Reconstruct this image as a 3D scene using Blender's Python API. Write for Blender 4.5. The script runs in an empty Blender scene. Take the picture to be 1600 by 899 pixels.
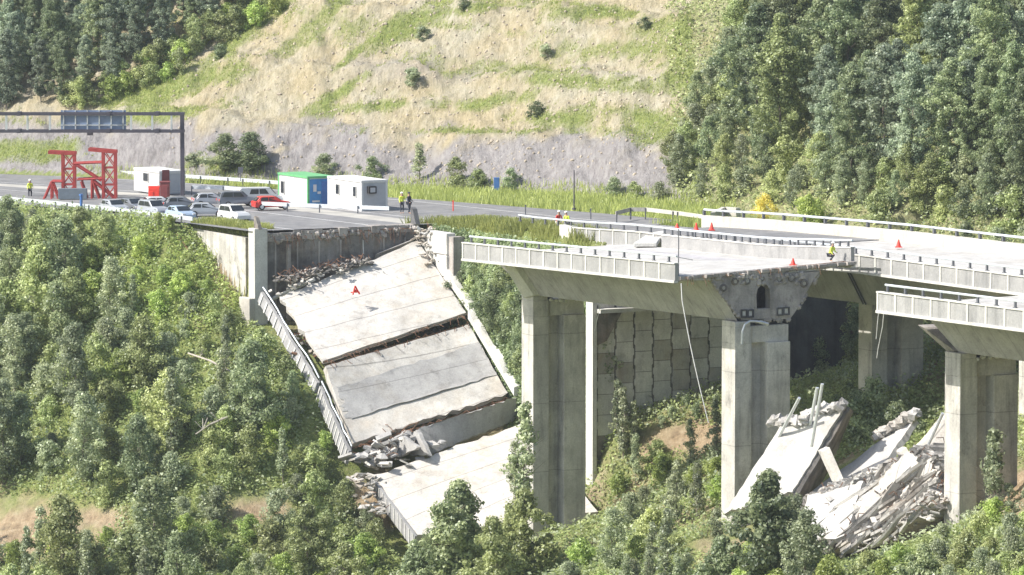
import bpy, bmesh, math, random
import numpy as np
from mathutils import Vector, Matrix, noise as mnoise
random.seed(7); rng = np.random.default_rng(7)
S = bpy.context.scene
C = S.collection
rad = math.radians
# ------------------------------------------------------------------ camera, sky, sun, exposure
F = 8000.0; CAMD = 400.0; CAMH = 32.0
PITCH = math.atan(CAMH/CAMD) + 85.0/F
cam = bpy.data.cameras.new('camera'); camo = bpy.data.objects.new('camera', cam); C.objects.link(camo)
camo.location = (0, -CAMD, CAMH); camo.rotation_euler = (math.pi/2-PITCH, 0, 0)
cam.sensor_fit = 'HORIZONTAL'; cam.sensor_width = 36.0; cam.lens = F/1600*36.0
cam.clip_start = 1.0; cam.clip_end = 5000
S.camera = camo
SUN = Vector((-0.93, -0.27, 0.95)).normalized()          # towards the sun
sun_el = math.asin(SUN.z); sun_az = math.atan2(SUN.x, SUN.y)
w = bpy.data.worlds.new('World'); S.world = w; w.use_nodes = True
wn = w.node_tree.nodes; wl = w.node_tree.links
sky = wn.new('ShaderNodeTexSky'); sky.sky_type = 'NISHITA'; sky.sun_disc = False
sky.sun_elevation = sun_el; sky.sun_rotation = sun_az; sky.air_density = 1.2; sky.dust_density = 2.0
bg = wn['Background']; bg.inputs['Strength'].default_value = 0.115
wl.new(sky.outputs[0], bg.inputs['Color'])
sl = bpy.data.lights.new('sun', 'SUN'); sl.energy = 4.2; sl.angle = rad(0.5); sl.color = (1.0, 0.95, 0.87)
so = bpy.data.objects.new('sun', sl); C.objects.link(so); so.rotation_euler = SUN.to_track_quat('Z', 'Y').to_euler()
so.location = (-60, -60, 90)
S.view_settings.view_transform = 'Standard'; S.view_settings.look = 'None'
S.view_settings.exposure = 0.88; S.view_settings.gamma = 1.0; S.view_settings.use_curve_mapping = False
S.render.engine = 'CYCLES'; S.render.resolution_x = 1024; S.render.resolution_y = 575

HAZE = .0001
# ------------------------------------------------------------------ frames: road coordinates (s along, t across, z up)
A28 = rad(28)
DV = np.array([math.sin(A28), -math.cos(A28), 0.0]); TV = np.array([math.cos(A28), math.sin(A28), 0.0])
CP = np.array([0, -CAMD, CAMH]); ORG = np.array([-20.063, 0, 0.0])
FW = np.array([0, math.cos(PITCH), -math.sin(PITCH)]); UP = np.array([0, math.sin(PITCH), math.cos(PITCH)]); RT = np.array([1.0, 0, 0])
def ray(px, py): return FW + RT*(px-800)/F + UP*(449.5-py)/F
def hitplane(px, py, n, c):
    r = ray(px, py); return CP + r*((c-(CP-ORG)@n)/(r@n))
def onT(px, py, t): return hitplane(px, py, TV, t)
def onS(px, py, s): return hitplane(px, py, DV, s)
def onZ(px, py, z): r = ray(px, py); return CP + r*((z-CP[2])/r[2])
def onY(px, py, Y): r = ray(px, py); return CP + r*((Y+CAMD)/r[1])
def stz(P): return (float((P-ORG)@DV), float((P-ORG)@TV), float(P[2]))
def W(s, t, z): return ORG + DV*s + TV*t + np.array([0, 0, z])
def cs(s): return np.where(np.asarray(s, float) < -20, -.003*(np.asarray(s, float)+20)**2, 0.0)
def R(s, t, z): return W(s, t+float(cs(s)), z)
def pix(P):
    v = np.asarray(P)-CP; d = v@FW; return 800+F*(v@RT)/d, 449.5-F*(v@UP)/d
zr = lambda s: np.interp(s, [-200, -100, -50, 0, 25, 65, 140], [-1.6, -1.2, -.7, 0.1, .75, 1.6, 1.8])
nb = lambda s: float(np.interp(s, [0, 35, 66, 91.4, 108, 140], [.0, .59, 1.42, 1.57, 1.81, 2.2]))     # near viaduct, base of near fascia
ff = lambda s: float(np.interp(s, [0, 35, 55, 66, 91, 140], [.4, 1.15, 1.6, 2.25, 2.3, 2.8]))          # near viaduct, surface at far edge
fb = lambda s: float(np.interp(s, [16, 24, 31, 63.5, 84, 140], [.1, .28, .59, 1.21, 1.32, 1.6]))       # far viaduct, base of near fascia
fo = lambda s: float(np.interp(s, [16, 21, 30, 48, 64, 84, 140], [.7, .81, 1.17, 1.62, 1.76, 1.9, 2.2]))

# ------------------------------------------------------------------ numpy noise
def _h(ix, iy, seed):
    n = (ix*374761393 + iy*668265263 + seed*1442695041) & 0xffffffff
    n = ((n ^ (n >> 13))*1274126177) & 0xffffffff
    return ((n ^ (n >> 16)) & 0xffff)/65535.0
def vn(x, y, seed=0):
    x = np.asarray(x, float); y = np.asarray(y, float)
    ix = np.floor(x).astype(np.int64); iy = np.floor(y).astype(np.int64); fx = x-ix; fy = y-iy
    fx = fx*fx*(3-2*fx); fy = fy*fy*(3-2*fy)
    return (_h(ix, iy, seed)*(1-fx)+_h(ix+1, iy, seed)*fx)*(1-fy)+(_h(ix, iy+1, seed)*(1-fx)+_h(ix+1, iy+1, seed)*fx)*fy
def fbm(x, y, o=4, seed=0):
    r = 0; a = .5
    for i in range(o): r = r+a*vn(np.asarray(x)*2**i, np.asarray(y)*2**i, seed+i); a *= .5
    return r-.47

# ------------------------------------------------------------------ tagging and mesh helpers
def tag(o, label, cat, group=None):
    o['label'] = label; o['category'] = cat
    if group: o['group'] = group
    return o
def struct(o): o['kind'] = 'structure'; return o
def stuff(o, label, cat): o['kind'] = 'stuff'; o['label'] = label; o['category'] = cat; return o
def thing(name, label, cat, loc, rz=0, group=None):
    o = bpy.data.objects.new(name, None); C.objects.link(o); o.location = Vector([float(v) for v in loc]); o.rotation_euler = (0, 0, rz)
    o.empty_display_size = .3
    return tag(o, label, cat, group)
class MB:
    """collects geometry in one frame and links it as one mesh object"""
    def __init__(s): s.v = []; s.f = []; s.m = []
    def add(s, vs, fs, m=0):
        b = len(s.v); s.v += [tuple(float(c) for c in p) for p in vs]; s.f += [tuple(i+b for i in f) for f in fs]; s.m += [m]*len(fs); return s
    def hexa(s, b4, t4, m=0):
        return s.add(list(b4)+list(t4), [(3, 2, 1, 0), (4, 5, 6, 7), (0, 1, 5, 4), (1, 2, 6, 5), (2, 3, 7, 6), (3, 0, 4, 7)], m)
    def box(s, c, d, m=0, M=None):
        x, y, z = c; a, b, h = d[0]/2, d[1]/2, d[2]/2
        P = [(x-a, y-b, z-h), (x+a, y-b, z-h), (x+a, y+b, z-h), (x-a, y+b, z-h), (x-a, y-b, z+h), (x+a, y-b, z+h), (x+a, y+b, z+h), (x-a, y+b, z+h)]
        if M is not None: P = [tuple(M @ Vector(p)) for p in P]
        return s.hexa(P[:4], P[4:], m)
    def rbox(s, s0, s1, t0, t1, z0, z1, m=0, fn=W):
        P = [fn(s0, t0, z0), fn(s1, t0, z0), fn(s1, t1, z0), fn(s0, t1, z0)]; Q = [fn(s0, t0, z1), fn(s1, t0, z1), fn(s1, t1, z1), fn(s0, t1, z1)]
        return s.hexa(P, Q, m)
    def bar(s, p, q, r, m=0, n=6, r2=None):
        p = Vector([float(v) for v in p]); q = Vector([float(v) for v in q]); a = (q-p)
        if a.length < 1e-6: return s
        a.normalize(); u = a.orthogonal().normalized(); v = a.cross(u); r2 = r if r2 is None else r2
        vs = [p+(u*math.cos(2*math.pi*i/n)+v*math.sin(2*math.pi*i/n))*r for i in range(n)]+[q+(u*math.cos(2*math.pi*i/n)+v*math.sin(2*math.pi*i/n))*r2 for i in range(n)]
        return s.add(vs, [(i, (i+1) % n, n+(i+1) % n, n+i) for i in range(n)]+[tuple(range(n))[::-1], tuple(range(n, 2*n))], m)
    def tube(s, pts, r, m=0, n=6):
        for a, b in zip(pts[:-1], pts[1:]): s.bar(a, b, r, m, n)
        return s
    def sect(s, rings, m=0, caps=True):
        n = len(rings[0]); vs = [p for r in rings for p in r]; fs = []
        for k in range(len(rings)-1):
            for i in range(n): j = (i+1) % n; fs.append((k*n+i, k*n+j, (k+1)*n+j, (k+1)*n+i))
        if caps: fs += [tuple(range(n))[::-1], tuple(range((len(rings)-1)*n, len(rings)*n))]
        return s.add(vs, fs, m)
    def build(s, name, mats, parent=None, origin=None, bevel=0, smooth=False, local=False):
        me = bpy.data.meshes.new(name); 
        v = np.array(s.v, float).reshape(-1, 3)
        if origin is None:
            origin = np.zeros(3) if (parent is not None) else np.array([v[:, 0].mean(), v[:, 1].mean(), v[:, 2].min()])
        origin = np.array([float(c) for c in origin])
        if parent is not None and not local:        # geometry given in world coordinates, parent unrotated
            inv = np.array(parent.matrix_basis.inverted())
            pl = parent
            v = v@inv[:3, :3].T+inv[:3, 3]
            if parent.parent is not None:
                pass
        else: v = v-origin
        me.from_pydata(v.tolist(), [], s.f)
        if not isinstance(mats, (list, tuple)): mats = [mats]
        for m in mats: me.materials.append(m)
        me.polygons.foreach_set('material_index', s.m)
        bm = bmesh.new(); bm.from_mesh(me); bmesh.ops.recalc_face_normals(bm, faces=bm.faces); bm.to_mesh(me); bm.free()
        if smooth: me.shade_smooth()
        o = bpy.data.objects.new(name, me); C.objects.link(o)
        if parent is not None: o.parent = parent
        else: o.location = origin
        if bevel:
            b = o.modifiers.new('bevel', 'BEVEL'); b.width = bevel; b.segments = 2; b.limit_method = 'ANGLE'
        return o
def copy_tree(o, parent=None):
    c = o.copy(); C.objects.link(c); c.parent = parent
    for ch in list(o.children): copy_tree(ch, c)
    return c

def chunk(p, r, rr, mb, m=0, squash=(1, 1, 1)):
    n = 7; vs = []; c = np.array(p)
    for j in range(4):
        ph = math.pi*(j+.5)/4
        for i in range(n):
            a = 2*math.pi*i/n; k = r*rr.uniform(.65, 1.25); vs.append(c+np.array([k*math.sin(ph)*math.cos(a)*squash[0], k*math.sin(ph)*math.sin(a)*squash[1], k*math.cos(ph)*squash[2]]))
    rings = [vs[j*n:(j+1)*n] for j in range(4)]; mb.sect(rings, m)
def piece(p, dims, rr, mb, m=0):
    Mx = Matrix.Translation(Vector([float(v) for v in p])) @ Matrix.Rotation(rr.uniform(0, 6.3), 4, 'Z') @ Matrix.Rotation(rr.uniform(-.7, .7), 4, 'X') @ Matrix.Rotation(rr.uniform(-.6, .6), 4, 'Y')
    mb.box((0, 0, 0), dims, m, Mx)
# ------------------------------------------------------------------ materials
def newmat(name):
    m = bpy.data.materials.new(name); m.use_nodes = True; return m, m.node_tree.nodes, m.node_tree.links, m.node_tree.nodes['Principled BSDF']
def plain(name, col, rough=.6, metal=0, var=.12, scale=3.0, bump=0):
    m, N, L, B = newmat(name); B.inputs['Roughness'].default_value = rough; B.inputs['Metallic'].default_value = metal
    g = N.new('ShaderNodeNewGeometry'); n = N.new('ShaderNodeTexNoise'); n.inputs['Scale'].default_value = scale; n.inputs['Detail'].default_value = 5
    L.new(g.outputs['Position'], n.inputs['Vector'])
    r = N.new('ShaderNodeValToRGB'); r.color_ramp.elements[0].position = .3; r.color_ramp.elements[1].position = .7
    r.color_ramp.elements[0].color = [c*(1-var) for c in col]+[1]; r.color_ramp.elements[1].color = [min(1, c*(1+var)) for c in col]+[1]
    L.new(n.outputs['Fac'], r.inputs['Fac']); L.new(r.outputs[0], B.inputs['Base Color'])
    if bump:
        b = N.new('ShaderNodeBump'); b.inputs['Strength'].default_value = bump; b.inputs['Distance'].default_value = .05
        L.new(n.outputs['Fac'], b.inputs['Height']); L.new(b.outputs[0], B.inputs['Normal'])
    return m
def concrete(name, light, dark, streak=.5, stain=.45, lines=None, warm=None, bump=.35, crack=0):
    """weathered concrete: large blotches, vertical run-off streaks, fine grain; lines = (axis, spacing) of board or joint marks"""
    m, N, L, B = newmat(name); B.inputs['Roughness'].default_value = .88
    g = N.new('ShaderNodeNewGeometry')
    def noise(scale, vec=(1, 1, 1), det=6, rough=.6):
        mp = N.new('ShaderNodeMapping'); mp.inputs['Scale'].default_value = vec; L.new(g.outputs['Position'], mp.inputs['Vector'])
        n = N.new('ShaderNodeTexNoise'); n.inputs['Scale'].default_value = scale; n.inputs['Detail'].default_value = det; n.inputs['Roughness'].default_value = rough
        L.new(mp.outputs[0], n.inputs['Vector']); return n.outputs['Fac']
    def ramp(f, a, b, c0, c1):
        r = N.new('ShaderNodeValToRGB'); r.color_ramp.elements[0].position = a; r.color_ramp.elements[1].position = b
        r.color_ramp.elements[0].color = (*c0, 1); r.color_ramp.elements[1].color = (*c1, 1); L.new(f, r.inputs['Fac']); return r.outputs[0]
    def mix(t, f, a, b, fac=1.0):
        x = N.new('ShaderNodeMix'); x.data_type = 'RGBA'; x.blend_type = t
        if isinstance(f, float): x.inputs[0].default_value = f
        else: L.new(f, x.inputs[0])
        for k, q in ((6, a), (7, b)):
            if isinstance(q, tuple): x.inputs[k].default_value = (*q, 1)
            else: L.new(q, x.inputs[k])
        return x.outputs[2]
    base = ramp(noise(.55), .38, .66, dark, light)
    st = ramp(noise(1.6, (1, 1, .12), 5), .5, .74, (1, 1, 1), tuple([.45+.1*i for i in range(3)][::-1]) if warm else (.42, .42, .42))
    col = mix('MULTIPLY', float(streak), base, st)
    gr = ramp(noise(9, det=3), .3, .75, (.78, .78, .78), (1.12, 1.12, 1.12)); col = mix('MULTIPLY', .8, col, gr)
    bl = ramp(noise(.9, (1, 1, .6), 8, .75), .56, .68, (1, 1, 1), (.34, .33, .31)); col = mix('MULTIPLY', float(stain), col, bl)
    if warm:
        wr = noise(.35, det=4); rr = ramp(wr, .5, .7, (0, 0, 0), (1, 1, 1)); col = mix('MIX', rr, col, mix('MULTIPLY', 1.0, col, warm))
    if lines:
        ax, sp, wd, dk = lines
        vm = N.new('ShaderNodeVectorMath'); vm.operation = 'DOT_PRODUCT'; vm.inputs[1].default_value = ax; L.new(g.outputs['Position'], vm.inputs[0])
        a = N.new('ShaderNodeMath'); a.operation = 'DIVIDE'; a.inputs[1].default_value = sp; L.new(vm.outputs['Value'], a.inputs[0])
        fr = N.new('ShaderNodeMath'); fr.operation = 'FRACT'; L.new(a.outputs[0], fr.inputs[0])
        lt = N.new('ShaderNodeMath'); lt.operation = 'LESS_THAN'; lt.inputs[1].default_value = wd; L.new(fr.outputs[0], lt.inputs[0])
        col = mix('MULTIPLY', lt.outputs[0], col, (dk, dk, dk))
    if crack:
        wp = N.new('ShaderNodeVectorMath'); wp.operation = 'MULTIPLY_ADD'; wp.inputs[1].default_value = (1.6, 1.6, 1.6)
        nn = N.new('ShaderNodeTexNoise'); nn.inputs['Scale'].default_value = .9; nn.inputs['Detail'].default_value = 6; L.new(g.outputs['Position'], nn.inputs['Vector']); L.new(nn.outputs['Color'], wp.inputs[0]); L.new(g.outputs['Position'], wp.inputs[2])
        vo = N.new('ShaderNodeTexVoronoi'); vo.feature = 'DISTANCE_TO_EDGE'; vo.inputs['Scale'].default_value = .28; L.new(wp.outputs[0], vo.inputs['Vector'])
        cr = ramp(vo.outputs['Distance'], .002, .008, (.6, .59, .58), (1, 1, 1)); col = mix('MULTIPLY', float(crack), col, cr)
        dr = ramp(noise(.32, det=9, rough=.75), .50, .66, (1, 1, 1), (.80, .765, .71)); col = mix('MULTIPLY', .8, col, dr)
        sp_ = ramp(noise(5.0, det=5, rough=.8), .62, .72, (1, 1, 1), (.55, .53, .50)); col = mix('MULTIPLY', .8, col, sp_)
    L.new(col, B.inputs['Base Color'])
    b = N.new('ShaderNodeBump'); b.inputs['Strength'].default_value = bump; b.inputs['Distance'].default_value = .06
    L.new(noise(4, det=8, rough=.7), b.inputs['Height']); L.new(b.outputs[0], B.inputs['Normal'])
    return m
td = tuple(DV)
M = {}
M['conc'] = concrete('pale concrete', (.50, .48, .43), (.36, .34, .31), .45, .3, warm=(1, .93, .82))
M['fascia'] = concrete('parapet panel concrete', (.36, .355, .35), (.27, .27, .27), .5, .35)
M['rib'] = concrete('light rib concrete', (.62, .61, .57), (.50, .49, .46), .3, .25)
M['web'] = concrete('girder concrete', (.45, .435, .445), (.34, .33, .335), .5, .4, lines=(td, 1.9, .05, .8))
M['endface'] = concrete('torn girder end concrete', (.46, .42, .39), (.26, .24, .225), .7, .8, bump=1.0)
M['pier'] = concrete('pier concrete', (.58, .56, .51), (.40, .385, .355), .75, .55, lines=((0, 0, 1), 5.0, .012, .7))
M['deck'] = concrete('bleached deck concrete', (.50, .49, .465), (.41, .40, .385), .3, .35, bump=.2, crack=.25)
M['slab'] = concrete('fallen slab concrete', (.60, .575, .53), (.45, .435, .41), .35, .5, warm=(1, .965, .92), lines=(td, 2.3, .035, .6), crack=.45)
M['slab2'] = concrete('scraped and shade-grey slab concrete', (.43, .425, .415), (.33, .325, .32), .35, .5, lines=(td, 1.9, .03, .7), crack=.3)  # scraped concrete; its darker grey also carries shade on the wedged slab
M['abut'] = concrete('shade-dark stained concrete', (.30, .28, .26), (.10, .095, .09), 1.0, 1.0, warm=(1, .88, .78), bump=.7)  # stained concrete, with shade put into its dark colour as well
M['wing'] = concrete('pale wing wall concrete', (.64, .62, .57), (.40, .385, .35), .8, .95, lines=(td, 1.8, .04, .65))
M['panelwall'] = concrete('earth wall panel', (.70, .68, .64), (.52, .505, .48), .35, .4)
M['darkwall'] = concrete('very dark concrete', (.12, .12, .125), (.055, .055, .06), .6, .5)
M['rubble'] = concrete('broken concrete', (.62, .59, .54), (.33, .31, .28), .2, .5, warm=(1, .86, .72), bump=.8)
M['rubble2'] = concrete('crushed grey concrete', (.56, .545, .52), (.30, .29, .275), .2, .7, warm=(1, .92, .84), bump=1.0)
M['barrier'] = concrete('barrier concrete', (.56, .54, .48), (.46, .44, .39), .35, .3)
M['asphalt'] = concrete('worn asphalt', (.235, .232, .23), (.165, .165, .17), .4, .45, bump=.15, crack=.5)
M['asphaltlite'] = plain('dusty shoulder', (.36, .345, .31), .9, var=.15, scale=.5)
M['white'] = plain('white panel paint', (.62, .62, .61), .5, var=.04)
M['shadetrimgrey'] = plain('grey trim and end wall shade', (.42, .43, .45), .5, var=.05)  # grey trim; also carries the shade on the cabins' end walls
M['green'] = plain('green trim paint', (.12, .38, .16), .5)
M['blue'] = plain('blue door paint', (.05, .22, .48), .45)
M['red'] = plain('red steel paint', (.36, .05, .045), .5, var=.2)
M['redcone'] = plain('red cone plastic', (.75, .05, .03), .5)
M['maroon'] = plain('maroon paint', (.20, .05, .05), .5)
M['galv'] = plain('galvanised steel', (.62, .64, .66), .4, .5)
M['rail'] = plain('painted guardrail', (.56, .60, .64), .45, .2)
M['post'] = plain('dark rail post', (.10, .105, .12), .6)
M['gantry'] = plain('dark gantry steel', (.075, .07, .09), .55, .2)
M['signback'] = plain('aluminium sign back', (.20, .26, .38), .55, .2, var=.15, scale=1.2)
M['dark'] = plain('black casing and groove shade', (.02, .02, .022), .9)  # near-black casing; also holds the abutment groove's shade as colour
M['glass'] = plain('tinted glass', (.025, .03, .035), .12)
M['tyre'] = plain('tyre rubber', (.02, .02, .02), .85)
M['cable'] = plain('pale hose', (.55, .55, .54), .6)
M['bluepost'] = plain('blue paint', (.06, .16, .42), .5)
M['skin'] = plain('skin', (.45, .27, .19), .6)
M['hivis'] = plain('yellow high visibility cloth', (.62, .72, .08), .7)
M['redcloth'] = plain('red cloth', (.6, .06, .05), .8)
M['whitecloth'] = plain('white cloth', (.75, .75, .74), .8)
M['navy'] = plain('dark work trousers', (.03, .035, .05), .85)
M['deadwood'] = plain('bleached dead wood', (.42, .38, .33), .9)
M['bark'] = plain('grey bark', (.20, .17, .14), .95, var=.3, scale=4)
M['rust'] = plain('rusty bars', (.16, .085, .05), .9, var=.3)

def leafmat(name, c0, c1, hue=0):
    m, N, L, B = newmat(name); N.remove(B)
    out = N['Material Output']
    at = N.new('ShaderNodeAttribute'); at.attribute_name = 'v'
    oi = N.new('ShaderNodeObjectInfo')
    r = N.new('ShaderNodeValToRGB'); r.color_ramp.elements[0].color = (*c0, 1); r.color_ramp.elements[1].color = (*c1, 1)
    L.new(at.outputs['Fac'], r.inputs['Fac'])
    hs = N.new('ShaderNodeHueSaturation'); hs.inputs['Saturation'].default_value = .84
    mr = N.new('ShaderNodeMapRange'); mr.inputs['To Min'].default_value = .70; mr.inputs['To Max'].default_value = 1.30; L.new(oi.outputs['Random'], mr.inputs['Value']); L.new(mr.outputs[0], hs.inputs['Value'])
    mm = N.new('ShaderNodeMath'); mm.operation = 'MULTIPLY'; mm.inputs[1].default_value = 7.31; L.new(oi.outputs['Random'], mm.inputs[0])
    fr = N.new('ShaderNodeMath'); fr.operation = 'FRACT'; L.new(mm.outputs[0], fr.inputs[0])
    mh = N.new('ShaderNodeMapRange'); mh.inputs['To Min'].default_value = .487; mh.inputs['To Max'].default_value = .51; L.new(fr.outputs[0], mh.inputs['Value']); L.new(mh.outputs[0], hs.inputs['Hue'])
    L.new(r.outputs[0], hs.inputs['Color'])
    d = N.new('ShaderNodeBsdfDiffuse'); t = N.new('ShaderNodeBsdfTranslucent'); g = N.new('ShaderNodeBsdfGlossy'); g.inputs['Roughness'].default_value = .45
    g.inputs['Color'].default_value = (.9, .95, 1, 1)
    L.new(hs.outputs[0], d.inputs['Color']); L.new(hs.outputs[0], t.inputs['Color'])
    x = N.new('ShaderNodeMixShader'); x.inputs[0].default_value = .48; L.new(d.outputs[0], x.inputs[1]); L.new(t.outputs[0], x.inputs[2])
    y = N.new('ShaderNodeMixShader'); y.inputs[0].default_value = .03; L.new(x.outputs[0], y.inputs[1]); L.new(g.outputs[0], y.inputs[2])
    L.new(y.outputs[0], out.inputs['Surface'])
    return m
LM = {
 'mid': leafmat('mid green leaves', (.19, .24, .06), (.58, .66, .24)),
 'dark': leafmat('deep green leaves', (.12, .18, .07), (.44, .52, .24)),
 'bright': leafmat('fresh green leaves', (.20, .30, .03), (.56, .68, .13)),
 'grey': leafmat('grey green leaves', (.18, .23, .11), (.54, .60, .33)),
 'blue': leafmat('bluish green leaves', (.14, .205, .12), (.46, .54, .34)),
 'yellow': leafmat('yellow blossom', (.60, .46, .02), (.85, .72, .08)),
 'grass': leafmat('grass blades', (.20, .26, .03), (.54, .60, .13)),
 'weed': leafmat('weeds', (.15, .21, .045), (.48, .55, .17)),
 'dry': leafmat('dry weeds', (.28, .23, .11), (.52, .45, .24)),
}
# ------------------------------------------------------------------ terrain
_c = []
def cp(s, t, z): P = R(s, t, z); _c.append((P[0], P[1], z))
for q in [(-130,-3,-1.8),(-90,-3,-1.5),(-60,-3,-1.2),(-40,-3,-.9),(-25,-3,-.6),(-13,-2.2,-.7),(-11.5,-.4,-.9),(-6,-.6,-4.2),(-6,-3,-4.4),
          (-130,-23,-15),(-90,-23,-15.5),(-60,-23,-16),(-40,-23,-16),(-25,-20,-14),(-12,-8,-6.3),(-12,-20,-15),(-90,-45,-27),(-60,-45,-28),(-30,-40,-26),(-10,-35,-25),
          (.5,-.5,-7.3),(.5,-10,-12),(1,14,-6.5),(1,7,-7),(12,-1,-12),(12,-10,-16.5),(12,7,-11.5),(12,13,-10),(17,-1,-18),(17,-10,-20.5),(17,7,-17),(17,13,-14.5),
          (21,0,-19.8),(27,0,-22.8),(27,-8,-24),(33,9,-21),(31.5,13.5,-19),(34,11,-21.8),(28,13.2,-18.5),(26,12,-19),(29.6,16,-12.9),(29.5,20,-11.6),(29.5,26,-10.4),(29.5,34,-11),(30,42,-2),(30,50,-.5),
          (36.5,6.7,-19.6),(36,0,-22),(50,7,-17.3),(50,14,-13),(50,0,-20),(65,6.7,-14.8),(65,0,-17),(65,-8,-20),(56,22.5,-8.2),(50,30,-7),(51,37,-3.5),
          (80,7,-14.2),(92,6.7,-12.5),(92,0,-14),(92,-8,-16.5),(92,10,-10.3),(99,10,-7.2),(84,22,-6),(100,20,-4.5),(75,35,-2.5),(100,35,-1.2),(120,10,-7),(120,-5,-11),
          (50,-15,-24),(30,-20,-26),(0,-30,-25),(80,-20,-22),(110,-20,-18),(60,50,-1),(100,50,-.5),(140,30,-1),(140,60,0),(-60,30,-.6),(0,60,.2),(-100,60,-.6)]: cp(*q)
for q in [(0,-200,-30),(-60,-100,-32),(60,-200,-27),(-150,-60,-32),(0,-400,-30),(150,-200,-20),(-300,-200,-34),(300,-200,-10),(0,-900,-30),(-900,0,-20),(900,0,0),(0,900,0),(-600,-700,-30),(600,-700,-25)]: _c.append(q)
_c = np.array(_c, float)
def _ker(x, y): return np.sqrt((x[:, None]-_c[None, :, 0])**2+(y[:, None]-_c[None, :, 1])**2+.5)
_A = _ker(_c[:, 0], _c[:, 1]); _A = np.block([[_A, np.ones((len(_c), 1))], [np.ones((1, len(_c))), np.zeros((1, 1))]])
_w = np.linalg.solve(_A, np.append(_c[:, 2], 0))
def Vz(x, y): return _ker(x, y)@_w[:-1]+_w[-1]
TOE = np.array([(-400, 300), (-120, 125), (-48, 83), (-39, 77), (-29, 69), (-20, 65), (-11, 59), (-3, 53), (5, 46), (11, 38), (17, 25), (24, 3), (32, -14), (42, -32), (60, -66), (140, -200), (400, -600)], float)
def toeq(x, y):
    d = np.full(x.shape, 1e9)
    for a, b in zip(TOE[:-1], TOE[1:]):
        ab = b-a; k = np.clip(((x-a[0])*ab[0]+(y-a[1])*ab[1])/(ab@ab), 0, 1)
        d = np.minimum(d, np.hypot(x-a[0]-k*ab[0], y-a[1]-k*ab[1]))
    return np.where(y > np.interp(x, TOE[:, 0], TOE[:, 1]), d, -d)
def sm(x, a, b): k = np.clip((x-a)/(b-a), 0, 1); return k*k*(3-2*k)
def ground(x, y, detail=True):
    x = np.atleast_1d(np.asarray(x, float)); y = np.atleast_1d(np.asarray(y, float))
    dx = x-ORG[0]; dy = y-ORG[1]
    s = dx*DV[0]+dy*DV[1]; t = dx*TV[0]+dy*TV[1]; tt = t-cs(s)
    v = Vz(x, y)
    nz = fbm(x*.25, y*.25, 4, 3)*1.6+fbm(x*1.1, y*1.1, 3, 9)*.45
    plat = zr(s)-.12+0*x
    # platform mask
    a = (1-sm(s, -.9, -.2))*sm(tt, -2.6, -1.9)                  # near carriageway bank
    edge = np.where(s > -12, sm(tt, .0, .5), 1.0)
    a = a*edge
    b = sm(tt, 14.0, 15.8)*(1-sm(s, 27.9, 28.5))
    p = np.maximum(a, b)
    mound = np.where((s > -2) & (s < 28), np.exp(-((t-17)/1.8)**2)*.35*sm(s, 1, 6)*(1-sm(s, 20, 27)), 0)
    vdet = nz*sm(np.abs(v), 1.0, 4.0) if detail else 0
    z = v+vdet
    z = z*(1-p)+(plat+mound)*p
    q = toeq(x, y)
    wx = sm(x, 8, 20)
    b1 = 5.0+np.clip((-x-15)*.06, 0, 3)
    qq = np.clip(q, 0, 400)
    def terr(h):      # slope with three benches
        bw = 2.2; o = 0; rem = qq.copy()
        sl = .82
        hh = np.zeros_like(qq)
        for step in (h, h*.95, h*1.0, h*1.1):
            run = step/sl; g = np.clip(rem, 0, run); hh = hh+g*sl; rem = rem-g
            g = np.clip(rem, 0, bw); hh = hh+g*.16; rem = rem-g
        return hh+np.clip(rem, 0, 60)*.7+np.clip(rem-60, 0, 400)*.12
    hl = terr(b1); hrr = np.clip(qq, 0, 45)*.66+np.clip(qq-45, 0, 400)*.15
    hill = hl*(1-wx)+hrr*wx
    n2 = 0
    if detail:
        u = x*.8-y*.35; vv = x*.25+y
        n2 = (fbm(u*.9+vv*.5, vv*.22, 4, 21)*1.0+fbm(x*.22, y*.22, 4, 33)*2.6+fbm(x*1.7, y*1.7, 3, 41)*.45)*sm(qq, .3, 3)
    return z+hill+n2
def axis(lo, hi, step, far):
    a = list(np.arange(lo, hi+1e-6, step)); st = step; x = hi
    while x < far: st *= 1.25; x += st; a.append(x)
    st = step; x = lo; b = []
    while x > -far: st *= 1.25; x -= st; b.append(x)
    return np.array(b[::-1]+a)
GX = axis(-62, 62, .42, 1500); GY = axis(-105, 112, .42, 1500)
X, Y = np.meshgrid(GX, GY); Zg = np.empty_like(X)
for i in range(0, X.shape[0], 40): Zg[i:i+40] = ground(X[i:i+40].ravel(), Y[i:i+40].ravel()).reshape(X[i:i+40].shape)
def gz(x, y):
    """bilinear lookup in the finished terrain grid"""
    x = np.atleast_1d(np.asarray(x, float)); y = np.atleast_1d(np.asarray(y, float))
    i = np.clip(np.searchsorted(GX, x)-1, 0, len(GX)-2); j = np.clip(np.searchsorted(GY, y)-1, 0, len(GY)-2)
    fx = np.clip((x-GX[i])/(GX[i+1]-GX[i]), 0, 1); fy = np.clip((y-GY[j])/(GY[j+1]-GY[j]), 0, 1)
    return (Zg[j, i]*(1-fx)+Zg[j, i+1]*fx)*(1-fy)+(Zg[j+1, i]*(1-fx)+Zg[j+1, i+1]*fx)*fy
def hit(px, py, y0=-130, y1=200):
    """where the sight line of a photo pixel meets the ground"""
    r = ray(px, py); Ys = np.arange(y0, y1, .6); k = (Ys+CAMD)/r[1]; xs = CP[0]+r[0]*k; zs = CP[2]+r[2]*k
    g = gz(xs, Ys); b = np.nonzero(zs <= g)[0]
    if len(b) == 0: return None
    i = b[0]; return np.array([xs[i], Ys[i], g[i]])
nx, ny = len(GX), len(GY)
verts = np.stack([X.ravel(), Y.ravel(), Zg.ravel()], 1)
idx = np.arange(nx*ny).reshape(ny, nx)
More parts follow.
